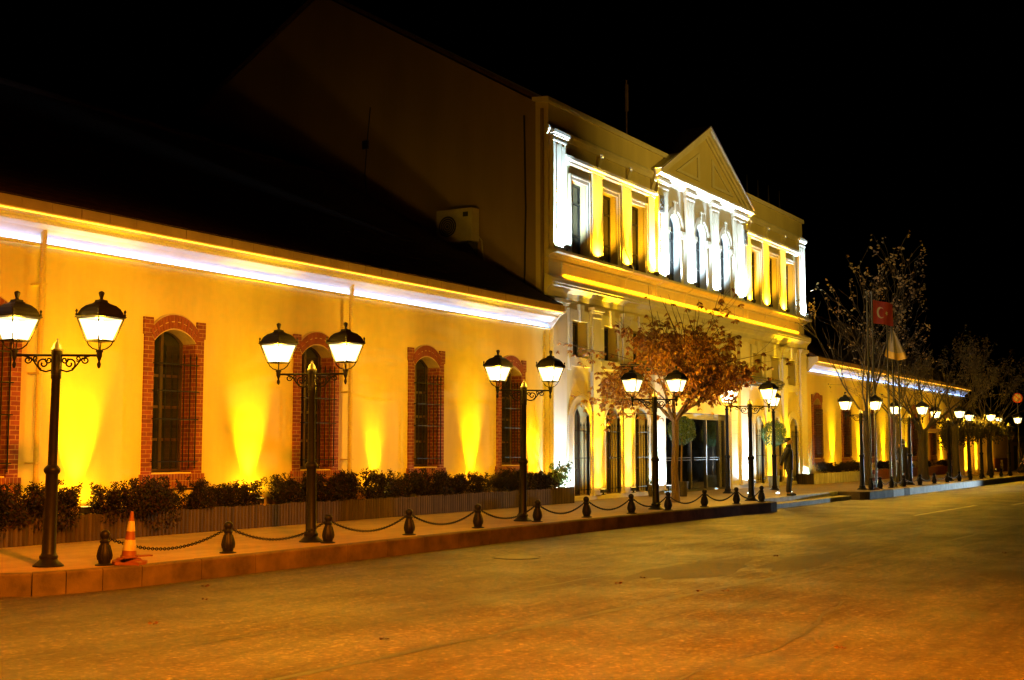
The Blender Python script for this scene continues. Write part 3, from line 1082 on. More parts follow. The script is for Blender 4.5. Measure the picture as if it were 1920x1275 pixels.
for a, b in (((35.8, 10.3), (pc, ph + 0.02)), ((pc, ph + 0.02), (44.1, 10.3))):
    m.prism([a, b, (b[0], b[1] + 0.03), (a[0], a[1] + 0.03)], FAC - 0.36, FAC + 3.6, 'y')
m.build('pediment_roof', M['roof'], pd)

# round-flower plaques beside the centre windows
for xx in (36.16, 43.62):
    m = MB()
    m.box(xx - 0.20, xx + 0.20, FAC - 0.175, FAC - 0.10, 8.95, 9.50)
    pq = m.build('plaque', M['plaque'], main)
    m = MB()
    cc = (xx, FAC - 0.178, 9.25)
    m.torus(cc, (1, 0, 0), (0, 0, 1), 0.13, 0.014, 20, 5)
    m.torus(cc, (1, 0, 0), (0, 0, 1), 0.06, 0.012, 16, 5)
    for k in range(6):
        a = k * PI / 3
        m.tube([(xx + 0.06 * math.cos(a), FAC - 0.178, 9.25 + 0.06 * math.sin(a)), (xx + 0.13 * math.cos(a), FAC - 0.178, 9.25 + 0.13 * math.sin(a))], 0.010, 5)
    m.box(xx - 0.14, xx + 0.14, FAC - 0.182, FAC - 0.17, 9.02, 9.05)
    m.build('rosette', M['plaque_mark'], pq)

# cables and pipes on gable and facade
m = MB()
m.tube([(XA - 0.02, 22.7, 8.9), (XA - 0.02, 22.78, 9.6), (XA - 0.02, 22.72, 10.4), (XA - 0.02, 22.6, 11.6)], 0.018, 6)
m.box(XA - 0.06, XA + 0.01, 22.66, 22.86, 10.35, 10.6)
m.tube([(XA - 0.02, 28.6, 9.7), (XA - 0.02, 28.6, 11.9)], 0.018, 6)
m.tube([(XA - 0.03, 17.25, 5.5), (XA - 0.03, 17.2, 8.0), (XA - 0.03, 17.25, 10.6)], 0.025, 6)
m.build('cable', M['iron_far'], main)
m = MB()
m.tube([(XA - 0.08, FAC + 0.15, 10.7), (XA - 0.08, FAC + 0.15, 5.3)], 0.05, 8)
m.build('downpipe', M['side_wall'], main)
m = MB()
for (x, z0, z1) in ((33.62, 8.2, 6.15), (35.75, 6.75, 6.15), (38.1, 6.75, 6.15), (42.55, 6.75, 6.15), (45.8, 6.75, 6.15)):
    pts = [(x - 0.25 if z0 > 7 else x, FAC - 0.12, z0)]
    pts += [(x - 0.05, FAC - 0.12, 7.4)] if z0 > 7 else []
    pts += [(x, FAC - 0.37, 6.82), (x, FAC - 0.37, 6.66), (x, FAC - 0.10, 6.5), (x, FAC - 0.10, z1 + 0.1), (x - 0.06, FAC - 0.10, z1)]
    m.tube(pts, 0.018, 6)
m.build('cable', M['trim'], main)

# entrance: dark glazed doors, lobby behind
yD = FAC + 0.18
m = MB()
m.box(36.36, 42.2, yD, yD + 0.12, 2.42, 2.62)
for x in (36.36, 37.7, 39.05, 40.4, 41.55, 42.08):
    m.box(x, x + 0.10, yD + 0.003, yD + 0.117, 0.0, 2.42)
m.box(36.47, 42.08, yD + 0.006, yD + 0.11, 0.0, 0.07)
fr = m.build('entrance_frame', M['dark_frame'], main)
for a, b in ((36.47, 37.69), (37.81, 39.04), (39.16, 40.39), (40.51, 41.54), (41.66, 42.07)):
    m = MB()
    m.box(a + 0.03, b - 0.03, yD + 0.05, yD + 0.058, 0.08, 2.41)
    dr = m.build('door', M['door_glass'], main)
    if b - a > 0.6:
        m = MB()
        for z in (1.05, 1.13):
            m.tube([(a + 0.1, yD - 0.03, z), (b - 0.1, yD - 0.03, z)], 0.012, 6)
            for x in (a + 0.12, b - 0.12):
                m.tube([(x, yD - 0.03, z), (x, yD + 0.05, z)], 0.009, 6)
        m.build('handle', M['capmetal'], dr)
m = MB()
m.box(36.3, 42.3, FAC + 4.0, FAC + 4.05, 0, 3.2)
m.box(36.25, 36.3, FAC + 0.42, FAC + 4.0, 0, 3.2)
m.box(42.3, 42.35, FAC + 0.42, FAC + 4.0, 0, 3.2)
m.box(36.3, 42.3, FAC + 0.42, FAC + 4.0, 3.2, 3.25)
m.build('lobby', M['interior'], main)

# canopy over the entrance: shallow curved awning of dark rails
def canopy_y(x):
    t = (x - 39.9) / 6.6
    return FAC - 0.12 - 1.15 * math.sqrt(max(0.0, 1 - t ** 4))


root = main
m = MB()
xs = [33.3 + 13.2 * i / 48 for i in range(49)]
for z0, z1, ins in ((3.64, 3.70, 0.10), (3.74, 3.79, 0.04), (3.82, 3.88, 0.0), (3.91, 3.94, 0.06)):
    for a, b in zip(xs, xs[1:]):
        ya, yb = canopy_y(a) + ins, canopy_y(b) + ins
        m.prism([(a, ya), (b, yb), (b, yb + 0.06), (a, ya + 0.06)], z0, z1, 'z')
cp = m.build('canopy', M['canopy'], main)
m = MB()
for a, b in zip(xs, xs[1:]):
    ya, yb = canopy_y(a) + 0.12, canopy_y(b) + 0.12
    m.prism([(a, ya), (b, yb), (b, FAC), (a, FAC)], 3.765, 3.785, 'z')
m.build('canopy_sheet', M['canopy'], cp)

# ------------------------------------------------------------------ floodlights
ngl = [0]


def floodlight(x, y, z, color, energy, label, lens, cone=46, tilt=0.10, size=0.1, off=0.0, blend=0.7, spill=0.0):
    root = empty('floodlight', (x, y, z), label, 'floodlight', 'floodlights at the foot of the walls')
    m = MB()
    m.box(x - 0.10, x + 0.10, y - 0.05, y + 0.05, z + 0.05, z + 0.13)
    m.box(x - 0.115, x + 0.115, y - 0.065, y + 0.065, z + 0.13, z + 0.15)
    m.build('housing', M['ac_dark'], root)
    m = MB()
    m.box(x - 0.02, x + 0.02, y - 0.02, y + 0.02, z - 0.01, z + 0.05)
    m.box(x - 0.06, x + 0.06, y - 0.04, y + 0.04, z - 0.01, z + 0.005)
    m.build('bracket', M['ac_dark'], root)
    m = MB()
    m.box(x - 0.09, x + 0.09, y - 0.045, y + 0.045, z + 0.151, z + 0.156)
    m.build('lens', lens, root)
    l = add_light('lamp_light', 'SPOT', (0, 0, 0.19), color, energy, root, spot_size=R(cone), spot_blend=blend, shadow_soft_size=size)
    aim(l, (off, tilt, 1))
    if spill:
        l = add_light('spill_light', 'SPOT', (0, 0, 0.19), (1.0, 0.46, 0.012) if color is YELLOW else color, spill, root, spot_size=R(172 if z < 3 else 148), spot_blend=0.35, shadow_soft_size=size)
        aim(l, (off, 0.25 if z < 3 else 0.8, 1))
    return root


ORD = ['first', 'second', 'third', 'fourth', 'fifth', 'sixth', 'seventh', 'eighth', 'ninth', 'tenth', 'eleventh', 'twelfth', 'thirteenth',
       'fourteenth', 'fifteenth', 'sixteenth', 'seventeenth', 'eighteenth', 'nineteenth', 'twentieth', 'twenty-first', 'twenty-second', 'twenty-third', 'twenty-fourth']
lw = [('left of the nearest whole brick window', 13.72), ('right of the nearest whole brick window', 17.72),
      ('right of the brick window behind the second lamp', 21.65), ('between the two brick windows nearest the two-storey block', 25.42),
      ('at the right end of the long near wing', 28.45)]
for t, x in lw:
    floodlight(x, WALL - 0.28, 0.36, YELLOW, K_YEL, 'small yellow floodlight in the planter ' + t, M['lens_yellow'], 46, 0.24, 0.06, 0.0, 1.0, 70)
floodlight(9.9, WALL - 0.28, 0.36, YELLOW, K_YEL, 'small yellow floodlight in the planter at the far left edge of view', M['lens_yellow'], 46, 0.24, 0.06, 0.0, 1.0, 70)
for i, x in enumerate((54.6, 58.85, 63.1, 67.4, 71.6, 75.9)):
    floodlight(x, WALL - 0.28, 0.36, YELLOW, K_YEL * 1.1, 'yellow floodlight, %s along the far wing from the two-storey block' % ORD[i], M['lens_yellow'], 46, 0.24, 0.06, 0.0, 1.0, 70)
for t, x in (('first yellow ground-floor pilaster from the left', 31.74), ('second yellow ground-floor pilaster from the left', 33.69),
             ('first yellow ground-floor pilaster right of the entrance', 45.96), ('second yellow ground-floor pilaster right of the entrance', 47.96)):
    floodlight(x, FAC - 0.27, 0.14, YELLOW, 4600, 'yellow floodlight at the foot of the ' + t, M['lens_yellow'], 40, 0.065, 0.05, 0.0, 1.0, 45)
for t, x, k in (('left corner pilaster', 29.55, 1.0), ('white pilaster left of the entrance', 35.95, 1.2), ('white pilaster right of the entrance', 43.4, 1.6), ('right corner pilaster', 50.35, 5.0)):
    floodlight(x, FAC - 0.40, 0.14, WHITE, 1100 * k, 'white floodlight standing on the ground at the ' + t, M['lens_white'], 40, 0.09, 0.05, 0.0, 0.9, 230 * k)
for i, x in enumerate((31.83, 33.78, 35.56)):
    floodlight(x, FAC - 0.24, 6.80, YELLOW, 5000, 'yellow floodlight below the %s upper pilaster left of the arches' % ORD[i], M['lens_yellow'], 28, 0.045, 0.04, 0.0, 0.8, 300)
for i, x in enumerate((44.13, 46.0, 47.98)):
    floodlight(x, FAC - 0.24, 6.80, YELLOW, 5600, 'yellow floodlight below the %s upper pilaster right of the arches' % ORD[i], M['lens_yellow'], 28, 0.045, 0.04, 0.0, 0.8, 300)
for t, x, k in (('left corner pilaster', 29.55, 1.9), ('pilaster left of the first arched window', 36.32, 1.3), ('pilaster left of the middle arched window', 38.53, 1.3),
                ('pilaster right of the middle arched window', 40.75, 1.3), ('wide pilaster right of the third arched window', 43.1, 1.5), ('right corner pilaster', 50.29, 2.4)):
    floodlight(x, FAC - 0.33, 6.80, WHITE, 2300 * k, 'white floodlight on the upper ledge below the ' + t, M['lens_white'], 34, 0.06, 0.05, 0.0, 0.8, 480 * k)

# ------------------------------------------------------------------ street lamps
def scroll(c, r0, a0, turns, n=18, shrink=0.25):
    return [(c[0] + r0 * (1 - (1 - shrink) * i / n) * math.cos(a0 + turns * 2 * PI * i / n), c[1] + r0 * (1 - (1 - shrink) * i / n) * math.sin(a0 + turns * 2 * PI * i / n)) for i in range(n + 1)]


ARM_Z, ARM = 2.62, 0.53


def lantern_parts(parent, x, y, z):
    """z = top of the arm; the lantern stands on the arm's end; square plan along the street"""
    m = MB()
    m.lathe([(0.004, -0.18), (0.018, -0.165), (0.026, -0.13), (0.022, -0.11), (0.012, -0.09), (0.022, -0.06), (0.034, -0.03), (0.036, 0.02), (0.046, 0.03), (0.046, 0.05), (0.02, 0.06)], 12, (x, y, z))
    for sx, sy in ((1, 1), (1, -1), (-1, 1), (-1, -1)):
        # cradle bars, corner bars and corner knobs
        m.tube([(x + sx * 0.02, y + sy * 0.02, z + 0.055), (x + sx * 0.06, y + sy * 0.06, z + 0.072), (x + sx * 0.095, y + sy * 0.095, z + 0.115), (x + sx * 0.112, y + sy * 0.112, z + 0.165)], 0.008, 6)
        m.tube([(x + sx * 0.116, y + sy * 0.116, z + 0.16), (x + sx * 0.197, y + sy * 0.197, z + 0.45)], 0.011, 6)
        m.lathe([(0.013, 0.0), (0.018, 0.025), (0.008, 0.045), (0.018, 0.072), (0.003, 0.095)], 8, (x + sx * 0.205, y + sy * 0.205, z + 0.470))
    q = math.sqrt(2)
    # sill, eave and domed roof (four-sided lathe)
    m.lathe([(0.10 * q, 0.158), (0.126 * q, 0.160), (0.126 * q, 0.178), (0.10 * q, 0.180)], 4, (x, y, z), PI / 4)
    m.lathe([(0.18 * q, 0.440), (0.215 * q, 0.458), (0.224 * q, 0.474), (0.200 * q, 0.484), (0.192 * q, 0.520), (0.168 * q, 0.572), (0.128 * q, 0.615), (0.075 * q, 0.640), (0.058 * q, 0.655), (0.052 * q, 0.682), (0.02 * q, 0.690)], 4, (x, y, z), PI / 4)
    m.lathe([(0.030, 0.685), (0.018, 0.705), (0.024, 0.72), (0.038, 0.768), (0.032, 0.785), (0.006, 0.798)], 10, (x, y, z))
    lan = m.build('lantern', M['iron'], parent)
    m = MB()
    a, b = 0.106, 0.182
    lo = [(x + sx * a, y + sy * a, z + 0.178) for sx, sy in ((-1, -1), (1, -1), (1, 1), (-1, 1))]
    hi = [(x + sx * b, y + sy * b, z + 0.44) for sx, sy in ((-1, -1), (1, -1), (1, 1), (-1, 1))]
    for k in range(4):
        j = (k + 1) % 4
        m.poly([lo[k], lo[j], hi[j], hi[k]])
    m.build('glass', M['lantern_glass'], lan)
    m = MB()
    m.lathe([(0.02, 0.19), (0.028, 0.24), (0.055, 0.30), (0.062, 0.35), (0.05, 0.40), (0.02, 0.425)], 12, (x, y, z))
    m.build('bulb', M['bulb'], lan, smooth=True)
    add_light('lamp_light', 'POINT', (x, y, z + 0.33), LANTERN, K_LANT, lan, shadow_soft_size=0.075)
    return lan


POST_PROF = [(0.185, 0.0), (0.185, 0.018), (0.165, 0.03), (0.12, 0.07), (0.105, 0.09), (0.112, 0.105), (0.112, 0.13), (0.098, 0.14), (0.085, 0.17), (0.075, 1.12), (0.078, 1.13),
             (0.098, 1.155), (0.102, 1.18), (0.095, 1.20), (0.075, 1.225), (0.058, 1.24), (0.052, 2.30), (0.062, 2.32), (0.062, 2.36), (0.05, 2.37)]


def make_street_lamp():
    root = empty('street_lamp', (0, 0, 0), None, 'street lamp', 'black twin-lantern street lamps along the kerb')
    m = MB()
    m.lathe(POST_PROF, 16)
    m.lathe([(0.06, 2.36), (0.066, 2.40), (0.055, 2.43), (0.055, 2.60), (0.07, 2.62), (0.07, 2.66), (0.05, 2.67)], 12)
    for k in range(8):
        a = k * PI / 4
        m.tube([(0.055 * math.cos(a), 0.055 * math.sin(a), 2.42), (0.055 * math.cos(a), 0.055 * math.sin(a), 2.61)], 0.010, 5)
    m.build('post', M['iron'], root, smooth=True)
    m = MB()
    m.lathe([(0.075, 2.66), (0.078, 2.675), (0.06, 2.70), (0.05, 2.74), (0.022, 2.775), (0.016, 2.79), (0.02, 2.80), (0.006, 2.82)], 12)
    m.build('cap', M['capmetal'], root, smooth=True)
    dx, dy = 0.52, -0.854
    for sgn in (-1, 1):
        ux, uy = dx * sgn, dy * sgn
        P = lambda r, z: (ux * r, uy * r, z)
        m = MB()
        m.tube([P(0.05, ARM_Z - 0.015), P(ARM, ARM_Z - 0.015)], 0.016, 8)
        # scrolled bracket under the arm
        m.tube([P(0.06, 2.42), P(0.13, 2.40), P(0.20, 2.42), P(0.25, 2.48), P(0.30, 2.55), P(0.36, 2.585), P(0.42, 2.60)], 0.011, 6)
        m.tube([P(a, b) for a, b in scroll((0.165, 2.50), 0.075, -1.2, 1.3)], 0.011, 6)
        m.tube([P(a, b) for a, b in scroll((0.10, 2.545), 0.045, 0.5, -1.2)], 0.010, 6)
        m.tube([P(a, b) for a, b in scroll((0.36, 2.545), 0.05, 2.4, 1.25)], 0.010, 6)
        m.tube([P(a, b) for a, b in scroll((0.265, 2.565), 0.035, -2.2, 1.2)], 0.009, 6)
        m.build('arm', M['iron'], root, smooth=True)
        lantern_parts(root, ux * ARM, uy * ARM, ARM_Z)
    return root


lamp_spots = [(10.31, 12.92), (15.09, 12.80), (21.54, 12.82), (27.29, 12.56), (33.05, 12.33), (43.95, 12.32), (50.67, 12.30), (57.7, 12.28), (64.8, 12.25), (72.1, 12.2)]
lamp_labels = ['black twin-lantern lamp post beside the traffic cone at the near left kerb', 'black twin-lantern lamp post in front of the second whole brick window',
               'black twin-lantern lamp post in front of the brick window nearest the two-storey block', 'black twin-lantern lamp post just left of the brown-leaved tree',
               'black twin-lantern lamp post left of the standing man, by the entrance steps', 'black twin-lantern lamp post beside the bare tree and the far cone',
               'black twin-lantern lamp post beside the person in a black coat', 'second twin-lantern lamp post beyond the person in a black coat',
               'third twin-lantern lamp post beyond the person in a black coat, by the low weeping tree', 'farthest twin-lantern lamp post at the right edge of view']
proto_lamp = make_street_lamp()
for i, (p, t) in enumerate(zip(lamp_spots, lamp_labels)):
    o = proto_lamp if i == 0 else copy_tree(proto_lamp)
    o.location = (p[0], p[1], 0)
    o["label"] = t
    o.rotation_euler = (R(random.Random(i).uniform(-0.5, 0.5)), R(random.Random(i + 50).uniform(-0.5, 0.5)), R(random.Random(i + 90).uniform(-3, 3)))
proto_lamp.rotation_euler = (R(-0.3), R(0.9), 0)


def make_single_lamp():
    root = empty('lamp_post', (0, 0, 0), None, 'lamp post', 'single-lantern lamp posts by the entrance')
    m = MB()
    m.lathe([(r * 0.95, z * 1.0) for r, z in POST_PROF[:-4]] + [(0.05, 2.66), (0.06, 2.68), (0.06, 2.72), (0.04, 2.73)], 16)
    m.build('post', M['iron'], root, smooth=True)
    lantern_parts(root, 0, 0, 2.74)
    return root


sl = make_single_lamp()
sl.location = (38.1, 15.0, 0)
sl["label"] = 'single-lantern lamp post on the left of the entrance steps, in front of the glazed doors'
o = copy_tree(sl, None, (41.9, 14.78, 0), 0, 'single-lantern lamp post on the right of the entrance, in front of a round clipped tree')

# ------------------------------------------------------------------ bollards and chains
def make_bollard():
    root = empty('bollard', (0, 0, 0), None, 'bollard', 'small black bollards along the kerb')
    m = MB()
    m.lathe([(0.115, 0.0), (0.115, 0.014), (0.085, 0.02), (0.072, 0.03), (0.078, 0.06), (0.088, 0.10), (0.089, 0.13), (0.078, 0.18), (0.060, 0.24), (0.052, 0.275), (0.062, 0.285), (0.064, 0.30), (0.05, 0.312), (0.044, 0.33)], 14)
    for k in range(7):
        a = k * 2 * PI / 7
        m.tube([((r + 0.002) * math.cos(a), (r + 0.002) * math.sin(a), z) for r, z in ((0.080, 0.07), (0.090, 0.12), (0.078, 0.18), (0.056, 0.25))], 0.008, 5)
    m.build('body', M['iron'], root, smooth=True)
    m = MB()
    m.lathe([(0.044, 0.325), (0.046, 0.335), (0.058, 0.355), (0.063, 0.38), (0.058, 0.405), (0.042, 0.425), (0.015, 0.437)], 14)
    m.build('ball_top', M['iron'], root, smooth=True)
    m = MB()
    for sx in (-1, 1):
        m.torus((sx * 0.055, 0, 0.335), (1, 0, 0), (0, 0, 1), 0.016, 0.005, 10, 5)
    m.build('chain_eye', M['iron'], root)
    return root


boll = [(10.77, 12.45), (12.90, 12.43), (15.06, 12.44), (17.15, 12.42), (19.28, 12.42), (21.46, 12.44), (23.40, 12.36), (25.26, 12.22), (27.05, 12.14), (29.05, 12.06), (30.94, 11.95), (32.50, 11.84)]
boll_r = [(43.55, 11.9), (44.72, 11.9), (46.25, 11.9), (47.9, 11.86), (50.3, 11.84), (52.65, 11.82), (54.95, 11.8), (57.25, 11.78), (59.5, 11.76), (61.9, 11.74), (64.2, 11.72), (66.7, 11.7), (69.2, 11.68)]
bl_near = ['small black bollard touching the traffic cone, nearest the viewer', 'small black bollard with chains on both sides, between the cone and the second lamp post', 'small black bollard at the foot of the second lamp post',
           'small black bollard, first past the second lamp post', 'small black bollard, second past the second lamp post', 'small black bollard at the foot of the third lamp post', 'small black bollard, first past the third lamp post',
           'small black bollard, second past the third lamp post', 'small black bollard between the fourth lamp post and the brown-leaved tree', 'small black bollard in front of the glazed doors', 'small black bollard just left of the lamp post by the entrance steps',
           'small black bollard at the kerb corner beside the entrance steps']
bl_far = ['small black bollard just left of the far traffic cone', 'small black bollard just right of the far traffic cone', 'small black bollard at the foot of the middle flagpoles',
          'small black bollard below the person in a salmon top'] + ['small black bollard along the far white kerb, %s past the flagpoles' % ORD[k] for k in range(9)]
pb = make_bollard()
for i, (p, t) in enumerate(zip(boll + boll_r, bl_near + bl_far)):
    o = pb if i == 0 else copy_tree(pb)
    o.location = (p[0], p[1], 0)
    nxt = (boll + boll_r)[min(i + 1, 24)]
    prv = (boll + boll_r)[max(i - 1, 0)]
    if i in (0, 12):
        prv = p
    if i in (11, 24):
        nxt = p
    o.rotation_euler = (R(random.Random(i * 3).uniform(-1.5, 1.5)), R(random.Random(i * 5 + 1).uniform(-1.5, 1.5)), math.atan2(nxt[1] - prv[1], nxt[0] - prv[0]))
    o["label"] = t


def chain(a, b, sag, label, link=0.05, fine=True):
    m = MB()
    A, B = Vector((a[0], a[1], 0.325)), Vector((b[0], b[1], 0.325))
    d = (B - A)
    L = d.length
    u = d.normalized()
    A += u * 0.07
    B -= u * 0.07
    L = (B - A).length
    n = max(8, int(L * 1.05 / (link * 0.72)))
    side = Vector((-u.y, u.x, 0))

    def P(t):
        return A.lerp(B, t) + Vector((0, 0, -sag * (1 - (2 * t - 1) ** 2)))
    if fine:
        for k in range(n):
            t = (k + 0.5) / n
            c = P(t)
            tg = (P(min(1, t + 0.01)) - P(max(0, t - 0.01))).normalized()
            up_ = side.cross(tg).normalized()
            w = side if k % 2 else up_
            m.torus(c, tg, w, link * 0.34, 0.0065, 8, 5, 1.45)
    else:
        m.tube([P(k / 14) for k in range(15)], 0.012, 5)
    o_ = m.build('chain', M['iron'])
    tag(o_, label, 'chain', 'chains hanging between the bollards')


for i in range(len(boll) - 1):
    t = ['iron chain hanging behind the traffic cone', 'iron chain hanging just left of the second lamp post', 'iron chain hanging just right of the second lamp post',
         'iron chain hanging between the second and third bollards past the cone lamp, below red-leaved shrubs', 'iron chain hanging just left of the third lamp post', 'iron chain hanging just right of the third lamp post',
         'iron chain hanging in front of the first pale arched window', 'iron chain hanging just left of the fourth lamp post', 'iron chain hanging in front of the brown-leaved tree trunk',
         'iron chain hanging in front of the glazed entrance doors', 'iron chain hanging behind the lamp post by the entrance steps'][i]
    chain(boll[i], boll[i + 1], 0.20 if i != 0 else 0.19, t)
for i in (1, 2, 3, 4, 5, 6, 7, 8):
    chain(boll_r[i], boll_r[i + 1], 0.17, 'iron chain between far bollards, %s past the far traffic cone' % ORD[i - 1], fine=False)


# ------------------------------------------------------------------ traffic cones
def cone(loc, label, damaged, rz=0.0):
    root = empty('traffic_cone', loc, label, 'traffic cone')
    x, y, z = loc
    H_, r0, r1 = 0.58, 0.098, 0.018
    z0 = 0.075
    rr = lambda t: r0 + (r1 - r0) * t
    red = MB()
    red.lathe([(0.15, 0.055), (0.16, 0.06), (0.14, 0.08), (rr(0.02), 0.085), (rr(0.4), z0 + H_ * 0.4), (rr(0.8), z0 + H_ * 0.8), (rr(1.0), z0 + H_), (0.012, z0 + H_ + 0.004)], 24, loc)
    body = red.build('cone_body', M['cone_red'], root, smooth=True)
    for a, b in ((0.17, 0.40), (0.58, 0.80)):
        wh = MB()
        wh.lathe([(rr(a) + 0.003, z0 + H_ * a), (rr(b) + 0.003, z0 + H_ * b)], 24, loc)
        wh.build('reflective_band', M['cone_white'], body, smooth=True)
    m = MB()
    rnd = random.Random(3)
    pts = []
    for k in range(16):
        a = 2 * PI * k / 16
        q = 0.21 / max(abs(math.cos(a)), abs(math.sin(a)))
        q = min(q, 0.25) * (rnd.uniform(0.86, 1.1) if damaged else 1)
        pts.append((x + q * math.cos(a + 0.5), y + q * math.sin(a + 0.5)))
    lo = [m.bm.verts.new((p[0], p[1], 0.004)) for p in pts]
    hi = [m.bm.verts.new((p[0], p[1], 0.03 + (rnd.uniform(0, 0.02) if damaged else 0))) for p in pts]
    top = [m.bm.verts.new((x + (p[0] - x) * 0.6, y + (p[1] - y) * 0.6, 0.06)) for p in pts]
    for k in range(16):
        j = (k + 1) % 16
        m.bm.faces.new((lo[k], lo[j], hi[j], hi[k]))
        m.bm.faces.new((hi[k], hi[j], top[j], top[k]))
    m.bm.faces.new(top)
    m.bm.faces.new(lo[::-1])
    m.build('base_plate', M['cone_red'], root)
    if damaged:
        m = MB()
        m.box(x - 0.22, x - 0.02, y - 0.17, y - 0.09, 0.095, 0.11)
        m.box(x + 0.02, x + 0.26, y - 0.14, y - 0.06, 0.10, 0.118)
        m.box(x - 0.05, x + 0.24, y + 0.0, y + 0.10, 0.09, 0.105)
        m.build('torn_collar', M['cone_red'], root)
    root.rotation_euler = (R(2) if damaged else 0, R(1.5) if damaged else 0, rz)
    return root


cone((11.02, 12.30, 0.0), 'orange and white striped traffic cone with a torn base, beside the nearest bollard', True)
cone((44.15, 11.98, 0.0), 'small orange traffic cone far off, between bollards at the flagpoles', False)


# ------------------------------------------------------------------ planters
def planter(x0, x1, y0, y1, h, mat, label, angled=0.0, pitch=0.085, endmat=None):
    root = empty('planter', ((x0 + x1) / 2, y0, 0), label, 'planter')
    rnd = random.Random(int(x0))
    m = MB()
    x = x0
    while x < x1 - 0.02:
        w = min(pitch * rnd.uniform(0.85, 1.15), x1 - x)
        y = y0 + angled * (x - x0) / (x1 - x0)
        hh = h + rnd.uniform(-0.015, 0.015)
        pts = [(x + 0.004, y), (x + w * 0.25, y - 0.022), (x + w * 0.75, y - 0.022), (x + w - 0.004, y), (x + w - 0.004, y + 0.04), (x + 0.004, y + 0.04)]
        m.prism(pts, -0.02, hh, 'z')
        x += w
    m.build('front_boards', mat, root)
    for xe, ye in ((x0, y0), (x1 - 0.04, y0 + angled)):
        m = MB()
        y = ye + 0.045
        while y < y1:
            m.box(xe, xe + 0.04, y, min(y + pitch - 0.008, y1), -0.02, h + rnd.uniform(-0.015, 0.012))
            y += pitch
        m.build('end_boards', endmat or mat, root)
    m = MB()
    m.prism([(x0 + 0.05, y0 + 0.05), (x1 - 0.05, y0 + angled + 0.05), (x1 - 0.05, y1 - 0.005), (x0 + 0.05, y1 - 0.005)], 0.0, h - 0.06, 'z')
    m.build('soil', M['soil'], root)
    return root


planter(9.3, 29.35, 15.88, 16.56, 0.41, M['planks'], 'long dark timber planter full of shrubs along the near wing')
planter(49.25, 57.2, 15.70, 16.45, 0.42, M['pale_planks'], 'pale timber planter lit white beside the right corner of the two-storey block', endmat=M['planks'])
planter(58.3, 80.0, 15.6, 16.5, 0.45, M['panel_red'], 'dark red-brown planter along the far wing', pitch=0.14)


def bush_mesh(name, rx, ry, rz, n, leaf, seed, mat, twiggy=0.25):
    """leaf-sized faces in several lumps, with ragged shoots"""
    rnd = random.Random(seed)
    m = MB()
    lumps = [(rnd.uniform(-0.5, 0.5) * rx, rnd.uniform(-0.4, 0.4) * ry, rnd.uniform(0.0, 0.55) * rz, rnd.uniform(0.45, 0.75)) for _ in range(7)]
    shoots = [(rnd.uniform(-0.8, 0.8) * rx, rnd.uniform(-0.6, 0.6) * ry, rnd.uniform(0.5, 0.9) * rz, rnd.uniform(-0.25, 0.25), rnd.uniform(-0.2, 0.2), rnd.uniform(0.25, 0.5)) for _ in range(14)]
    for i in range(n):
        if rnd.random() < twiggy:
            s_ = shoots[i % len(shoots)]
            t = rnd.random()
            c = Vector((s_[0] + s_[3] * t * rx, s_[1] + s_[4] * t * ry, s_[2] + s_[5] * t * rz))
            c += Vector((rnd.gauss(0, 0.03), rnd.gauss(0, 0.03), rnd.gauss(0, 0.02)))
        else:
            l = lumps[i % len(lumps)]
            d = Vector((rnd.gauss(0, 1), rnd.gauss(0, 1), rnd.gauss(0, 1))).normalized() * l[3] * rnd.uniform(0.6, 1.0)
            c = Vector((l[0] + d.x * rx, l[1] + d.y * ry, l[2] + d.z * rz * 0.8))
        q = Vector((rnd.gauss(0, 1), rnd.gauss(0, 1), rnd.gauss(0.4, 1))).normalized()
        a = q.orthogonal().normalized()
        b = q.cross(a)
        s2 = leaf * rnd.uniform(0.6, 1.3)
        m.bm.faces.new([m.bm.verts.new(p) for p in (c - a * s2, c + b * s2 * 0.42, c + a * s2 * 1.1, c - b * s2 * 0.42)])
    me_o = m.build(name, mat)
    return me_o


shrub_protos = []
SHR = [(9.9, 1), (10.6, 1.05), (11.3, 1.0), (12.0, 1.0), (12.65, 1.1), (13.15, 0.75), (13.95, 1.0), (14.55, 1.1), (15.2, 1.05), (15.9, 0.95), (16.55, 1.0), (17.2, 0.95), (18.2, 0.95), (18.85, 1.05), (19.5, 1.0), (20.2, 1.15), (21.15, 1.05), (22.0, 0.95), (22.75, 1.0), (23.35, 1.0), (24.1, 0.95), (25.05, 0.9), (26.0, 0.95), (26.7, 1.0), (27.35, 0.95), (28.15, 1.15)]
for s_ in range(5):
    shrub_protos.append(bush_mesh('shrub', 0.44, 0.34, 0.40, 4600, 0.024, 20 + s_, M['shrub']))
wherever = {3: 'below the cut-off brick window at the left edge', 5: 'low, right of the nearest lamp post in the yellow beam', 8: 'below the left side of the nearest whole brick window', 9: 'below the right side of the nearest whole brick window',
            14: 'behind the second lamp post', 16: 'standing apart in the yellow beam right of the second lamp post', 19: 'below the third whole brick window', 21: 'dark in front of the yellow beam left of the third lamp post',
            24: 'behind the third lamp post', 25: 'tall and round at the right end of the near wing'}
used_sh = 0
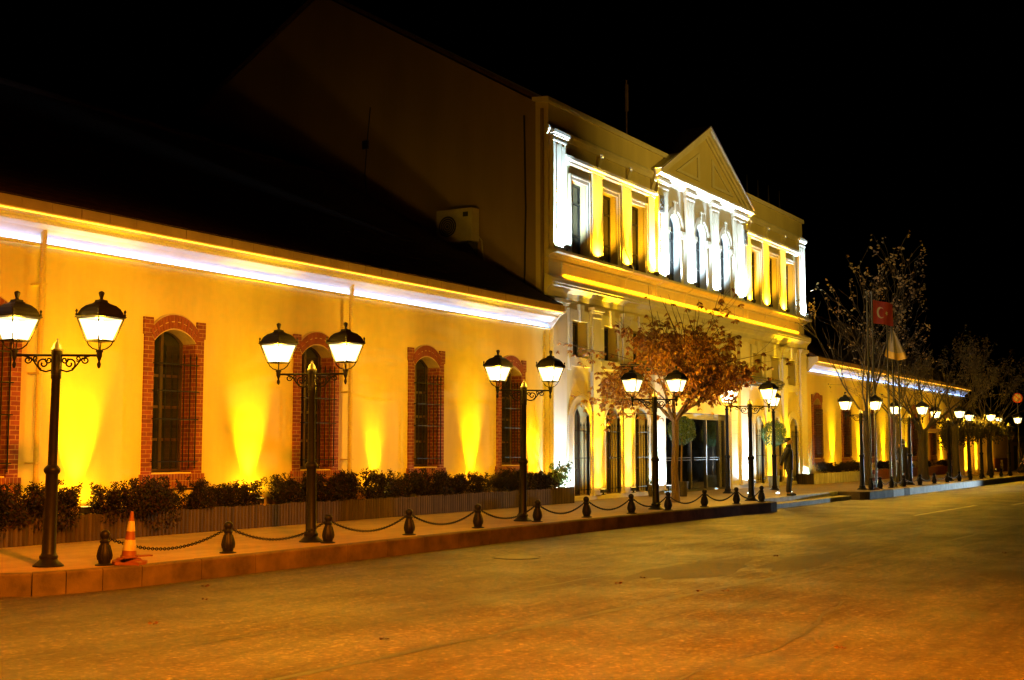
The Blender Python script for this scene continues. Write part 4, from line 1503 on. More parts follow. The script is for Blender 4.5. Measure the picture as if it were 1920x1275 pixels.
for i, (x, sc) in enumerate(SHR):
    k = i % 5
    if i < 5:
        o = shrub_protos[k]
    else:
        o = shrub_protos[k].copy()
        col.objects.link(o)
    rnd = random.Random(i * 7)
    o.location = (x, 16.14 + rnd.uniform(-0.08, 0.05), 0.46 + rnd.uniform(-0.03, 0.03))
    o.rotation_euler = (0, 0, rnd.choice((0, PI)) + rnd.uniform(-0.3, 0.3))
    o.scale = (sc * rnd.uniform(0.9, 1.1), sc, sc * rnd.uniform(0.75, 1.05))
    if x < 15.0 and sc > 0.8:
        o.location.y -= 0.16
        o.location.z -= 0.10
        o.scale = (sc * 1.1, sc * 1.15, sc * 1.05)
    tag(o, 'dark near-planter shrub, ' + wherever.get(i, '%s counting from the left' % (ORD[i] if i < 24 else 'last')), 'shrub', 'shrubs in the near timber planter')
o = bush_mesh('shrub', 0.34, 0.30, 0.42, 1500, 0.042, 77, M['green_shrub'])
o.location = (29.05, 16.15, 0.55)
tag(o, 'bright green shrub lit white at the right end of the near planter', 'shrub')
for i, (x, sc) in enumerate(((51.3, 1.0), (52.4, 1.0), (53.5, 0.9), (55.4, 1.05), (56.4, 1.1), (60.2, 0.9), (61.6, 1.0), (65.2, 0.9), (69.6, 0.95), (73.8, 0.9))):
    o = shrub_protos[(i + 2) % 5].copy()
    col.objects.link(o)
    o.data = shrub_protos[(i + 2) % 5].data
    o.location = (x, 16.0, 0.50)
    o.rotation_euler = (0, 0, i * 1.3)
    o.scale = (sc * 1.3, sc, sc * 0.7)
    tag(o, 'low orange-lit shrub by the far wing, %s from the two-storey block' % ORD[i], 'shrub', 'shrubs along the far wing')


# ------------------------------------------------------------------ potted trees at the entrance
def topiary(loc, label, potmat, seed, br=0.42, zc=1.98):
    root = empty('topiary_tree', loc, label, 'topiary', 'ball-clipped trees in pots at the entrance')
    x, y, z = loc
    m = MB()
    m.lathe([(0.17, 0.0), (0.175, 0.02), (0.215, 0.40), (0.225, 0.42), (0.225, 0.45), (0.195, 0.45), (0.19, 0.40), (0.01, 0.40)], 20, loc)
    m.build('pot', potmat, root)
    m = MB()
    m.tube([(x, y, 0.38), (x + 0.03, y, 0.9), (x + 0.07, y, 1.4), (x + 0.10, y, zc - 0.2)], [0.035, 0.03, 0.028, 0.03], 8)
    m.build('stem', M['bark'], root)
    rnd = random.Random(seed)
    m = MB()
    c0 = Vector((x + 0.10, y, zc))
    for i in range(5200):
        d = Vector((rnd.gauss(0, 1), rnd.gauss(0, 1), rnd.gauss(0, 1))).normalized()
        rr = br * (rnd.uniform(0.82, 1.03) + 0.06 * math.sin(7 * d.x + 5 * d.z + seed) + 0.04 * math.sin(11 * d.y + 3))
        c = c0 + d * rr
        q = (d + Vector((rnd.gauss(0, 0.7), rnd.gauss(0, 0.7), rnd.gauss(0, 0.7)))).normalized()
        a = q.orthogonal().normalized()
        a = (a * math.cos(i) + q.cross(a) * math.sin(i))
        b = q.cross(a)
        s2 = 0.026 * rnd.uniform(0.7, 1.4)
        m.bm.faces.new([m.bm.verts.new(p) for p in (c - a * s2, c + b * s2 * 0.4, c + a * s2, c - b * s2 * 0.4)])
    m.build('crown', M['topiary'], root)
    return root


topiary((34.95, 15.25, 0), 'round clipped tree in a dark pot, left of the glazed doors behind the brown-leaved tree', M['pot'], 1)
topiary((44.0, 15.55, 0), 'round clipped tree in a blue-grey pot, right of the entrance behind a lamp post', M['pot_blue'], 2, 0.46, 1.97)
sp = empty('potted_plant', (34.35, 15.9, 0), 'spiky-leaved plant in a dark pot against the white pilaster left of the doors', 'potted plant')
m = MB()
m.lathe([(0.13, 0.0), (0.18, 0.33), (0.19, 0.35), (0.16, 0.35), (0.01, 0.32)], 16, sp.location)
m.build('pot', M['pot'], sp)
m = MB()
rnd = random.Random(5)
for k in range(46):
    a = rnd.uniform(0, 2 * PI)
    L = rnd.uniform(0.35, 0.75)
    e = rnd.uniform(0.5, 1.35)
    b0 = Vector(sp.location) + Vector((0, 0, 0.33))
    pts = []
    for i in range(5):
        t = i / 4
        pts.append(b0 + Vector((math.cos(a) * L * t * math.cos(e), math.sin(a) * L * t * math.cos(e), L * t * math.sin(e) - 0.22 * t * t * L)))
    sd = Vector((-math.sin(a), math.cos(a), 0)) * 0.012
    for i in range(4):
        w0, w1 = 1 - i / 4.2, 1 - (i + 1) / 4.2
        m.poly([pts[i] - sd * w0, pts[i] + sd * w0, pts[i + 1] + sd * w1, pts[i + 1] - sd * w1])
m.build('leaves', M['green_shrub'], sp)

for i, (x, y) in enumerate(((38.0, 14.25), (38.4, 13.45), (39.9, 13.55))):
    rt = empty('ground_light', (x, y, 0), ['small glowing ground light, farthest from the kerb on the entrance landing', 'small glowing ground light in the middle of the entrance landing', 'small glowing ground light nearest the standing man'][i], 'ground light', 'ground lights on the entrance landing')
    m = MB()
    m.lathe([(0.085, 0.0), (0.085, 0.012), (0.06, 0.014)], 16, (x, y, 0.001))
    m.build('rim', M['capmetal'], rt)
    m = MB()
    m.lathe([(0.06, 0.015), (0.055, 0.04), (0.03, 0.055), (0.004, 0.06)], 14, (x, y, 0))
    m.build('lens', M['lens_white'], rt)

tl = empty('table_lamp', (40.7, 18.6, 0), 'glowing globe lamp on a stand seen through the glazed doors', 'lamp')
m = MB()
m.lathe([(0.16, 0.0), (0.16, 0.02), (0.02, 0.04), (0.02, 0.52), (0.05, 0.54)], 12, tl.location)
m.build('stand', M['capmetal'], tl)
m = MB()
m.sphere((40.7, 18.6, 0.68), 0.15, 14, 10)
m.build('globe', M['globe'], tl)

# ------------------------------------------------------------------ air conditioner on the gable
ac = empty('air_conditioner', (28.85, 19.2, 7.2), 'beige air conditioner unit fixed to the dark gable above the near roof', 'air conditioner')
m = MB()
m.box(28.60, 28.98, 18.66, 19.84, 7.18, 8.10)
m.build('casing', M['ac'], ac)
m = MB()
m.prism([(19.46 + 0.30 * math.cos(2 * PI * k / 24), 7.62 + 0.30 * math.sin(2 * PI * k / 24)) for k in range(24)], 28.59, 28.605, 'x')
fan = m.build('fan_grille', M['ac_dark'], ac)
m = MB()
for r_ in (0.06, 0.12, 0.18, 0.24, 0.30):
    m.torus((28.585, 19.46, 7.62), (0, 1, 0), (0, 0, 1), r_, 0.006, 24, 4)
m.build('fan_guard', M['ac'], fan)
m = MB()
m.box(28.594, 28.602, 18.78, 18.95, 7.86, 7.99)
m.build('name_plate', M['ac_dark'], ac)
for y in (18.8, 19.7):
    m = MB()
    m.box(28.60, 29.12, y - 0.03, y + 0.03, 7.10, 7.178)
    m.prism([(28.65, 7.10), (29.12, 7.10), (29.12, 6.80)], y - 0.02, y + 0.02, 'y')
    m.build('bracket', M['ac_dark'], ac)
m = MB()
m.tube([(29.0, 18.75, 7.4), (29.05, 18.6, 7.2), (29.07, 18.6, 6.9), (29.07, 18.5, 6.5)], 0.025, 6)
m.build('hose', M['ac'], ac)


# ------------------------------------------------------------------ trees
class Tree:
    def __init__(self, seed):
        self.rnd = random.Random(seed)
        self.m = MB()
        self.tips = []
        self.twigs = []

    def limb(self, p, d, L, r, depth, bend_up=0.0, wob=0.18, kids=(3, 4), shrinkL=0.68, spread=0.7, seg=5, min_r=0.004):
        rnd = self.rnd
        pts, rad = [Vector(p)], [r]
        d = Vector(d).normalized()
        for i in range(seg):
            d = (d + Vector((rnd.gauss(0, wob), rnd.gauss(0, wob), rnd.gauss(0, wob) * 0.6 + bend_up))).normalized()
            pts.append(pts[-1] + d * L / seg)
            rad.append(max(min_r, r * (1 - 0.62 * (i + 1) / seg)))
        self.m.tube(pts, rad, 8 if depth > 2 else (6 if depth > 1 else 4))
        if depth <= 2:
            self.twigs.append(pts)
        if depth == 0:
            self.tips.append((pts[-1], d))
            return
        n = rnd.randint(*kids)
        for k in range(n):
            t = rnd.uniform(0.35, 1.0) if k else 1.0
            i = min(seg - 1, int(t * seg))
            q = pts[i].lerp(pts[i + 1], min(1, t * seg - i)) if t < 1 else pts[-1]
            dl = (pts[min(i + 1, seg)] - pts[min(i, seg - 1)]).normalized()
            side = Vector((rnd.gauss(0, 1), rnd.gauss(0, 1), rnd.gauss(0, 0.6)))
            side = (side - dl * side.dot(dl)).normalized()
            nd = dl + side * spread * rnd.uniform(0.6, 1.3)
            self.limb(q, nd, L * shrinkL * rnd.uniform(0.75, 1.2), max(min_r, rad[min(i + 1, seg)] * 0.75), depth - 1, bend_up, wob, kids, shrinkL, spread, seg, min_r)


def leaf(m, c, axis, s2, rnd, fold=0.25, wide=0.30):
    axis = axis.normalized()
    sd = axis.orthogonal().normalized()
    a = rnd.uniform(0, 2 * PI)
    sd = sd * math.cos(a) + axis.cross(sd) * math.sin(a)
    nn = axis.cross(sd)
    v0 = m.bm.verts.new(c)
    v1 = m.bm.verts.new(c + axis * s2 * 0.6 + sd * s2 * wide + nn * s2 * fold * 0.4)
    v2 = m.bm.verts.new(c + axis * s2)
    v3 = m.bm.verts.new(c + axis * s2 * 0.6 - sd * s2 * wide + nn * s2 * fold * 0.4)
    m.bm.faces.new((v0, v1, v2))
    m.bm.faces.new((v0, v2, v3))


# tree with brown hanging leaves in front of the entrance
tr = empty('autumn_tree', (31.05, 13.72, 0), 'small tree with hanging brown autumn leaves in front of the entrance', 'tree')
T = Tree(11)
base = Vector(tr.location)
tp = [base + Vector(v) for v in ((0, 0, -0.02), (0.02, 0.0, 0.25), (0.0, 0.02, 0.9), (0.05, 0, 1.5), (0.06, 0.01, 2.1), (0.08, 0, 2.35))]
T.m.tube(tp, [0.14, 0.105, 0.096, 0.09, 0.095, 0.085], 12)
rv = Vector((0.52, -0.854, 0))          # along the picture's horizontal
fw = Vector((0.854, 0.52, 0))
for ang, el, L in ((0, 0.85, 1.75), (1.0, 0.95, 1.6), (2.1, 0.9, 1.5), (3.14, 0.80, 1.6), (4.1, 0.95, 1.6), (5.2, 0.95, 1.6), (0.5, 1.4, 1.8), (0.2, 0.5, 1.6)):
    h = rv * math.cos(ang) + fw * math.sin(ang)
    T.limb(tp[4] + Vector((0, 0, 0.05)), h * math.cos(el) + Vector((0, 0, math.sin(el))), L, 0.055, 3, 0.02, 0.16, (3, 4), 0.62, 0.75, 5, 0.005)
# thin low twigs reaching left and long shoots on top
for a, z, L in ((3.3, 2.6, 1.7), (3.0, 3.6, 2.0), (2.9, 2.3, 1.5), (0.1, 3.6, 2.1), (-0.2, 3.0, 1.8)):
    h = rv * math.cos(a) + fw * math.sin(a)
    T.limb(tp[5] + Vector((0, 0, z - 2.35)) + h * 0.4, h + Vector((0, 0, 0.25)), L, 0.018, 1, 0.03, 0.14, (2, 4), 0.5, 0.7, 6, 0.004)
for k in range(15):
    a = T.rnd.uniform(0, 2 * PI)
    q = base + (rv * math.cos(a) + fw * math.sin(a)) * T.rnd.uniform(0.2, 1.7) + Vector((0, 0, T.rnd.uniform(4.1, 4.7)))
    T.limb(q, Vector((T.rnd.gauss(0, 0.25), T.rnd.gauss(0, 0.25), 1)), T.rnd.uniform(0.7, 1.2), 0.012, 0, 0.05, 0.08, seg=4)
T.m.build('trunk', M['bark'], tr, smooth=True)
m = MB()
rnd = random.Random(42)
spots = []
for pts in T.twigs:
    for i in range(len(pts)):
        spots.append(pts[i])
spots2 = []
for q in spots:
    hz = q.z
    dens = 0.82 if hz < 4.6 else 0.25
    if (q - base).xy.length > 2.4:
        dens *= 0.35
    if rnd.random() > dens:
        continue
    stem = q + Vector((rnd.gauss(0, 0.09), rnd.gauss(0, 0.09), rnd.uniform(-0.14, 0.04)))
    if hz < 4.4 and rnd.random() < 0.55:
        spots2.append(stem + Vector((rnd.gauss(0, 0.16), rnd.gauss(0, 0.16), -rnd.uniform(0.10, 0.38))))
    k = rnd.randint(5, 8)
    for j in range(k):
        a = 2 * PI * j / k + rnd.uniform(-0.3, 0.3)
        ax = Vector((math.cos(a) * 0.75, math.sin(a) * 0.75, -rnd.uniform(0.35, 1.3)))
        leaf(m, stem, ax, rnd.uniform(0.08, 0.16), rnd, 0.35, rnd.uniform(0.14, 0.25))
for q in spots2:
    k = rnd.randint(4, 7)
    for j in range(k):
        a = 2 * PI * j / k + rnd.uniform(-0.3, 0.3)
        leaf(m, q, Vector((math.cos(a) * 0.6, math.sin(a) * 0.6, -rnd.uniform(0.5, 1.5))), rnd.uniform(0.07, 0.15), rnd, 0.35, rnd.uniform(0.14, 0.25))
m.build('crown', M['autumn'], tr)


def bare_tree(loc, label, seed, trunk_h, trunk_r, limbs, depth, leaves, leafmat, lean=0.0, Ls=(2.0, 2.6), el=(0.75, 1.35), bark='bark_grey', tip_only=True, kids=(3, 4), ls=0.10):
    root = empty('bare_tree', loc, label, 'tree', 'bare trees along the far pavement')
    T = Tree(seed)
    b = Vector(loc)
    tp = [b + Vector((0, 0, -0.02)), b + Vector((0.01, 0, 0.3)), b + Vector((lean * 0.4, 0.03, trunk_h * 0.5)), b + Vector((lean, 0, trunk_h))]
    T.m.tube(tp, [trunk_r * 1.35, trunk_r * 1.05, trunk_r, trunk_r * 0.9], 12)
    for k in range(limbs):
        a = 2 * PI * k / limbs + T.rnd.uniform(-0.4, 0.4)
        e = T.rnd.uniform(*el)
        h = rv * math.cos(a) + fw * math.sin(a)
        T.limb(tp[-1] - Vector((0, 0, T.rnd.uniform(0, 0.3))), h * math.cos(e) + Vector((0, 0, math.sin(e))), T.rnd.uniform(*Ls), trunk_r * 0.30, depth, 0.06, 0.11, kids, 0.66, 0.48, 5, 0.006)
    T.m.build('trunk', M[bark], root, smooth=True)
    m = MB()
    rnd = random.Random(seed + 1)
    cand = [p for p, d in T.tips] if tip_only else [q for t in T.twigs for q in t]
    cand.sort(key=lambda q: -q.z - rnd.uniform(0, 1.5))
    for i in range(min(leaves, len(cand))):
        q = cand[i] if tip_only and i < leaves // 2 else rnd.choice(cand)
        for j in range(rnd.randint(2, 4)):
            c = q + Vector((rnd.gauss(0, 0.05), rnd.gauss(0, 0.05), rnd.gauss(-0.06, 0.10)))
            leaf(m, c, Vector((rnd.gauss(0, 1), rnd.gauss(0, 1), rnd.gauss(-0.3, 0.6))), rnd.uniform(0.7, 1.2) * ls, rnd, 0.3, 0.32)
    m.build('crown', leafmat, root)
    return root


bare_tree((48.98, 13.5, 0), 'tall nearly bare tree with a few pale leaves, beside the red flag', 5, 2.9, 0.135, 7, 3, 230, M['pale_leaf'], 0.0, (2.5, 3.3), (0.85, 1.5), ls=0.13)
bare_tree((56.3, 13.1, 0), 'thick-trunked bare tree beyond the flagpoles', 9, 2.2, 0.22, 7, 3, 220, M['dark_leaf'], 0.2, (1.6, 2.5), (0.35, 1.2), ls=0.12)
bare_tree((52.9, 13.4, 0), 'slim bare tree just behind the white flag', 15, 2.6, 0.12, 6, 3, 120, M['pale_leaf'], 0.1, (1.8, 2.5), (0.6, 1.4), ls=0.11)
bare_tree((62.5, 13.0, 0), 'dark bare tree standing before the end of the far wing', 23, 2.6, 0.16, 7, 3, 300, M['dark_leaf'], 0.1, (1.8, 2.6), (0.5, 1.3), ls=0.14)
bare_tree((70.5, 12.9, 0), 'dark thin-twigged tree at the far right behind the round sign', 31, 2.4, 0.14, 7, 3, 300, M['dark_leaf'], 0.1, (1.8, 2.5), (0.5, 1.3), ls=0.14)

wt = empty('weeping_tree', (65.6, 13.0, 0), 'low umbrella-shaped tree with dark drooping leaves at the far right', 'tree')
T = Tree(77)
b = Vector(wt.location) + Vector((0, 0, 0.0))
T.m.tube([b, b + Vector((0.05, 0, 0.9)), b + Vector((0, 0.03, 2.5))], [0.11, 0.085, 0.08], 10)
for k in range(11):
    a = 2 * PI * k / 11
    h = rv * math.cos(a) + fw * math.sin(a)
    T.limb(b + Vector((0, 0, 2.45)), h + Vector((0, 0, 0.5)), 0.95, 0.03, 2, -0.10, 0.12, (3, 4), 0.7, 0.7, 5, 0.005)
T.m.build('trunk', M['bark_grey'], wt, smooth=True)
m = MB()
rnd = random.Random(3)
for t in T.twigs:
    for q in t:
        for j in range(7):
            c = q + Vector((rnd.gauss(0, 0.12), rnd.gauss(0, 0.12), rnd.gauss(-0.10, 0.12)))
            leaf(m, c, Vector((rnd.gauss(0, 0.6), rnd.gauss(0, 0.6), -1)), rnd.uniform(0.08, 0.15), rnd, 0.3, 0.3)
m.build('crown', M['dark_leaf'], wt)

# ------------------------------------------------------------------ flagpoles and flags
fp_labels = ['slim dark flagpole, leftmost of the five', 'slim dark flagpole carrying the red flag', 'slim dark flagpole in the middle of the five', 'slim dark flagpole carrying the white flag', 'slim dark flagpole, rightmost of the five']
fps = [(44.0, 12.02), (44.95, 12.1), (46.75, 12.05), (47.45, 12.05), (48.3, 12.05)]
fph = [6.9, 7.0, 6.0, 6.15, 6.0]
for i, ((x, y), h) in enumerate(zip(fps, fph)):
    rt = empty('flagpole', (x, y, 0), fp_labels[i], 'flagpole', 'flagpoles on the far pavement')
    m = MB()
    m.lathe([(0.10, 0.0), (0.10, 0.02), (0.06, 0.03), (0.042, 0.08), (0.036, h * 0.6), (0.024, h)], 10, (x, y, 0))
    m.build('pole', M['iron_far'], rt, smooth=True)
    m = MB()
    m.sphere((x, y, h + 0.04), 0.05, 10, 8)
    m.build('finial', M['capmetal'], rt)


def flag_sheet(fn, nu, nv, th=0.006):
    m = MB()
    grid = [[Vector(fn(i / nu, j / nv)) for j in range(nv + 1)] for i in range(nu + 1)]
    A = [[m.bm.verts.new(p) for p in row] for row in grid]
    off = Vector((0.854, 0.52, 0)) * th
    B = [[m.bm.verts.new(p + off) for p in row] for row in grid]
    for i in range(nu):
        for j in range(nv):
            m.bm.faces.new((A[i][j], A[i + 1][j], A[i + 1][j + 1], A[i][j + 1]))
            m.bm.faces.new((B[i][j], B[i][j + 1], B[i + 1][j + 1], B[i + 1][j]))
    for i in range(nu):
        for j in (0, nv):
            m.bm.faces.new((A[i][j], A[i + 1][j], B[i + 1][j], B[i][j]))
    for j in range(nv):
        for i in (0, nu):
            m.bm.faces.new((A[i][j], A[i][j + 1], B[i][j + 1], B[i][j]))
    return m


fx, fy = fps[1]


def red_pt(u, v, lift=0.0):
    w = 0.09 * math.sin(u * 7.5 + v * 1.2) * (0.3 + u)
    p = Vector((fx, fy, 6.78 - 0.85 * v - 0.16 * u * (1 - 0.3 * v))) + rv * (0.04 + 0.74 * u) + fw * w
    return p - fw * lift


m = flag_sheet(lambda u, v: red_pt(u, v), 22, 14)
fl = tag(m.build('flag', M['flag_red'], smooth=True), 'red flag with a white crescent and star flying by the bare tree', 'flag')
m = MB()
arc = []
for k in range(25):
    a = R(40) + R(280) * k / 24
    arc.append((0.36 + 0.17 * math.cos(a), 0.5 + 0.25 * math.sin(a)))
inn = []
for k in range(25):
    a = R(52) + R(256) * k / 24
    inn.append((0.405 + 0.135 * math.cos(a), 0.5 + 0.20 * math.sin(a)))
for k in range(24):
    m.poly([red_pt(*arc[k], 0.006), red_pt(*arc[k + 1], 0.006), red_pt(*inn[k + 1], 0.006), red_pt(*inn[k], 0.006)])
star = []
for k in range(10):
    a = PI + PI * k / 5
    r_ = 0.085 if k % 2 == 0 else 0.034
    star.append((0.62 + r_ * math.cos(a), 0.5 + r_ * 1.4 * math.sin(a)))
cst = (0.62, 0.5)
for k in range(10):
    m.poly([red_pt(*cst, 0.006), red_pt(*star[k], 0.006), red_pt(*star[(k + 1) % 10], 0.006)])
m.build('crescent_and_star', M['flag_white'], fl)
gx, gy = fps[3]


def droop(u, v):
    s_ = 0.10 + 0.90 * v
    w = 0.10 * math.sin(u * 12) * s_
    return Vector((gx, gy, 5.95 - 1.02 * v - 0.10 * u - 0.12 * math.sin(u * 3.1) * v)) + rv * (-0.28 * v * (1 - u) + 0.55 * u * s_ ** 0.8 - 0.02) + fw * w


m = flag_sheet(droop, 20, 14)
fl = tag(m.build('flag', M['flag_white'], smooth=True), 'pale white and yellow flag hanging limp from its pole', 'flag')
m = flag_sheet(lambda u, v: droop(u, 0.78 + 0.235 * v) - fw * 0.014, 20, 4, 0.004)
m.build('yellow_band', M['flag_yellow'], fl)

# ------------------------------------------------------------------ buildings and sign at the far right
an = empty('annex', (76.0, 14.4, 0), 'low peach-coloured annex with yellow-lit pillars at the far right', 'building')
m = MB()
m.box(70.8, 86.0, 14.4, 14.7, -0.3, 2.3)
m.build('wall', M['annex_wall'], an)
m = MB()
m.box(70.6, 86.2, 14.15, 16.4, 2.3, 2.5)
m.build('roof', M['gutter'], an)
m = MB()
m.box(79.8, 84.2, 14.34, 14.42, -0.1, 0.82)
pn = m.build('panel', M['panel_red'], an)
m = MB()
ec = Vector((82.0, 14.325, 0.38))
m.torus(ec, (1, 0, 0), (0, 0, 1), 0.20, 0.022, 24, 5, 1.9)
m.torus(ec, (1, 0, 0), (0, 0, 1), 0.13, 0.012, 20, 5, 1.9)
m.sphere(ec, 0.05, 8, 6)
for k in (-1, 0, 1):
    m.tube([ec + Vector((k * 0.17, 0, 0.22)), ec + Vector((k * 0.26, 0, 0.33))], 0.02, 5)
m.tube([ec + Vector((-0.3, 0, 0.23)), ec + Vector((0.3, 0, 0.23))], 0.02, 5)
m.tube([ec + Vector((-0.46, 0, -0.22)), ec + Vector((-0.25, 0, -0.30)), ec + Vector((0, 0, -0.32)), ec + Vector((0.25, 0, -0.30)), ec + Vector((0.46, 0, -0.22))], 0.03, 5)
m.build('emblem', M['emblem'], pn)
for i, x in enumerate((71.4, 74.2, 78.7)):
    floodlight(x, 14.1, 0.05, YELLOW, K_YEL, 'small yellow floodlight at the foot of the far annex, %s from the left' % ORD[i], M['lens_yellow'], 46, 0.24, 0.06, 0.0, 1.0, 70)
    m = MB()
    m.box(x - 0.5, x + 0.5, 14.33, 14.41, 0, 2.29)
    m.build('pillar', M['annex_wall'], an)
hb = empty('far_house', (92.0, 14.6, 0), 'low house with an orange cornice and dark openings at the right edge', 'building')
m = MB()
wall_band(m, 86.4, 104.0, -0.3, 1.85, 14.6, 15.0, [(89.6, 1.6, -0.1, 1.6, 0), (95.0, 1.8, -0.1, 1.6, 0), (100, 1.6, -0.1, 1.6, 0)])
m.build('wall', M['annex_wall'], hb)
m = MB()
m.prism([(14.62, 1.85), (14.4, 1.95), (14.3, 2.12), (14.3, 2.22), (14.7, 2.3)], 86.2, 104.2, 'x')
m.build('cornice', M['gutter'], hb)
m = MB()
m.prism([(14.35, 2.3), (18, 4.4), (21, 2.3)], 86.3, 104.1, 'x')
m.build('roof', M['roof'], hb)
for c in (89.6, 95.0, 100.0):
    m = MB()
    m.box(c - 1.8, c + 1.8, 14.9, 14.95, -0.1, 1.6)
    m.build('door', M['wood'], hb)
sg = empty('road_sign', (75.9, 12.3, 0), 'round red-rimmed road sign on a thin post at the far right', 'road sign')
m = MB()
m.tube([(75.9, 12.3, 0), (75.9, 12.3, 4.75)], 0.035, 8)
m.build('post', M['iron_far'], sg)
m = MB()
nv = Vector((-0.98, -0.17, 0))
uv = Vector((0.17, -0.98, 0))
cS = Vector((75.9, 12.3, 4.3)) + nv * 0.06
vs0 = [m.bm.verts.new(cS + uv * 0.27 * math.cos(2 * PI * k / 24) + Vector((0, 0, 0.27 * math.sin(2 * PI * k / 24)))) for k in range(24)]
vs1 = [m.bm.verts.new(v.co + nv * 0.015) for v in vs0]
m.bm.faces.new(vs0)
m.bm.faces.new(vs1[::-1])
for k in range(24):
    m.bm.faces.new((vs0[k], vs0[(k + 1) % 24], vs1[(k + 1) % 24], vs1[k]))
dsc = m.build('disc', M['sign_face'], sg)
m = MB()
m.torus(cS + nv * 0.02, uv, (0, 0, 1), 0.25, 0.035, 24, 6)
m.tube([cS + nv * 0.02 + uv * -0.17 + Vector((0, 0, 0.17)), cS + nv * 0.02 + uv * 0.17 + Vector((0, 0, -0.17))], 0.025, 6)
m.build('red_rim', M['sign_red'], dsc)
fs = empty('decorated_shrub', (73.6, 11.6, 0), 'dark conical shrub strung with small orange lights at the right edge', 'shrub')
m = MB()
rnd = random.Random(12)
lights = MB()
for i in range(1800):
    t = rnd.random() ** 0.7
    z = 0.1 + 1.0 * (1 - t)
    a = rnd.uniform(0, 2 * PI)
    r_ = 0.48 * t * rnd.uniform(0.75, 1.05)
    c = Vector((73.6 + r_ * math.cos(a), 11.6 + r_ * math.sin(a), z))
    leaf(m, c, Vector((math.cos(a), math.sin(a), rnd.uniform(-0.4, 0.4))), 0.09, rnd, 0.2, 0.25)
    if i % 45 == 0:
        lights.sphere(c + Vector((math.cos(a), math.sin(a), 0)) * 0.05, 0.02, 6, 4)
m.build('foliage', M['dark_leaf'], fs)
lights.build('string_lights', M['rear_glow'], fs)
# ------------------------------------------------------------------ people
def skin_mesh(name, nodes, edges, mat, parent, root_i=0, sub=2):
    me = bpy.data.meshes.new(name)
    me.from_pydata([n[0] for n in nodes], edges, [])
    o = bpy.data.objects.new(name, me)
    col.objects.link(o)
    md = o.modifiers.new('skin', 'SKIN')
    md.use_smooth_shade = True
    for i, n in enumerate(nodes):
        r_ = n[1]
        me.skin_vertices[0].data[i].radius = r_ if isinstance(r_, tuple) else (r_, r_)
        me.skin_vertices[0].data[i].use_root = (i == root_i)
    sm = o.modifiers.new('sub', 'SUBSURF')
    sm.levels = sm.render_levels = sub
    dg = bpy.context.evaluated_depsgraph_get()
    dg.update()
    nm = bpy.data.meshes.new_from_object(o.evaluated_get(dg))
    o.modifiers.clear()
    o.data = nm
    nm.materials.clear()
    nm.materials.append(mat)
    o.parent = parent
    return o


class Graph:
    def __init__(self):
        self.n, self.e = [], []

    def add(self, p, r_, parent=None):
        self.n.append((tuple(p), r_))
        if parent is not None:
            self.e.append((parent, len(self.n) - 1))
        return len(self.n) - 1

    def chain(self, pts, start=None):
        k = start
        for p, r_ in pts:
            k = self.add(p, r_, k)
        return k


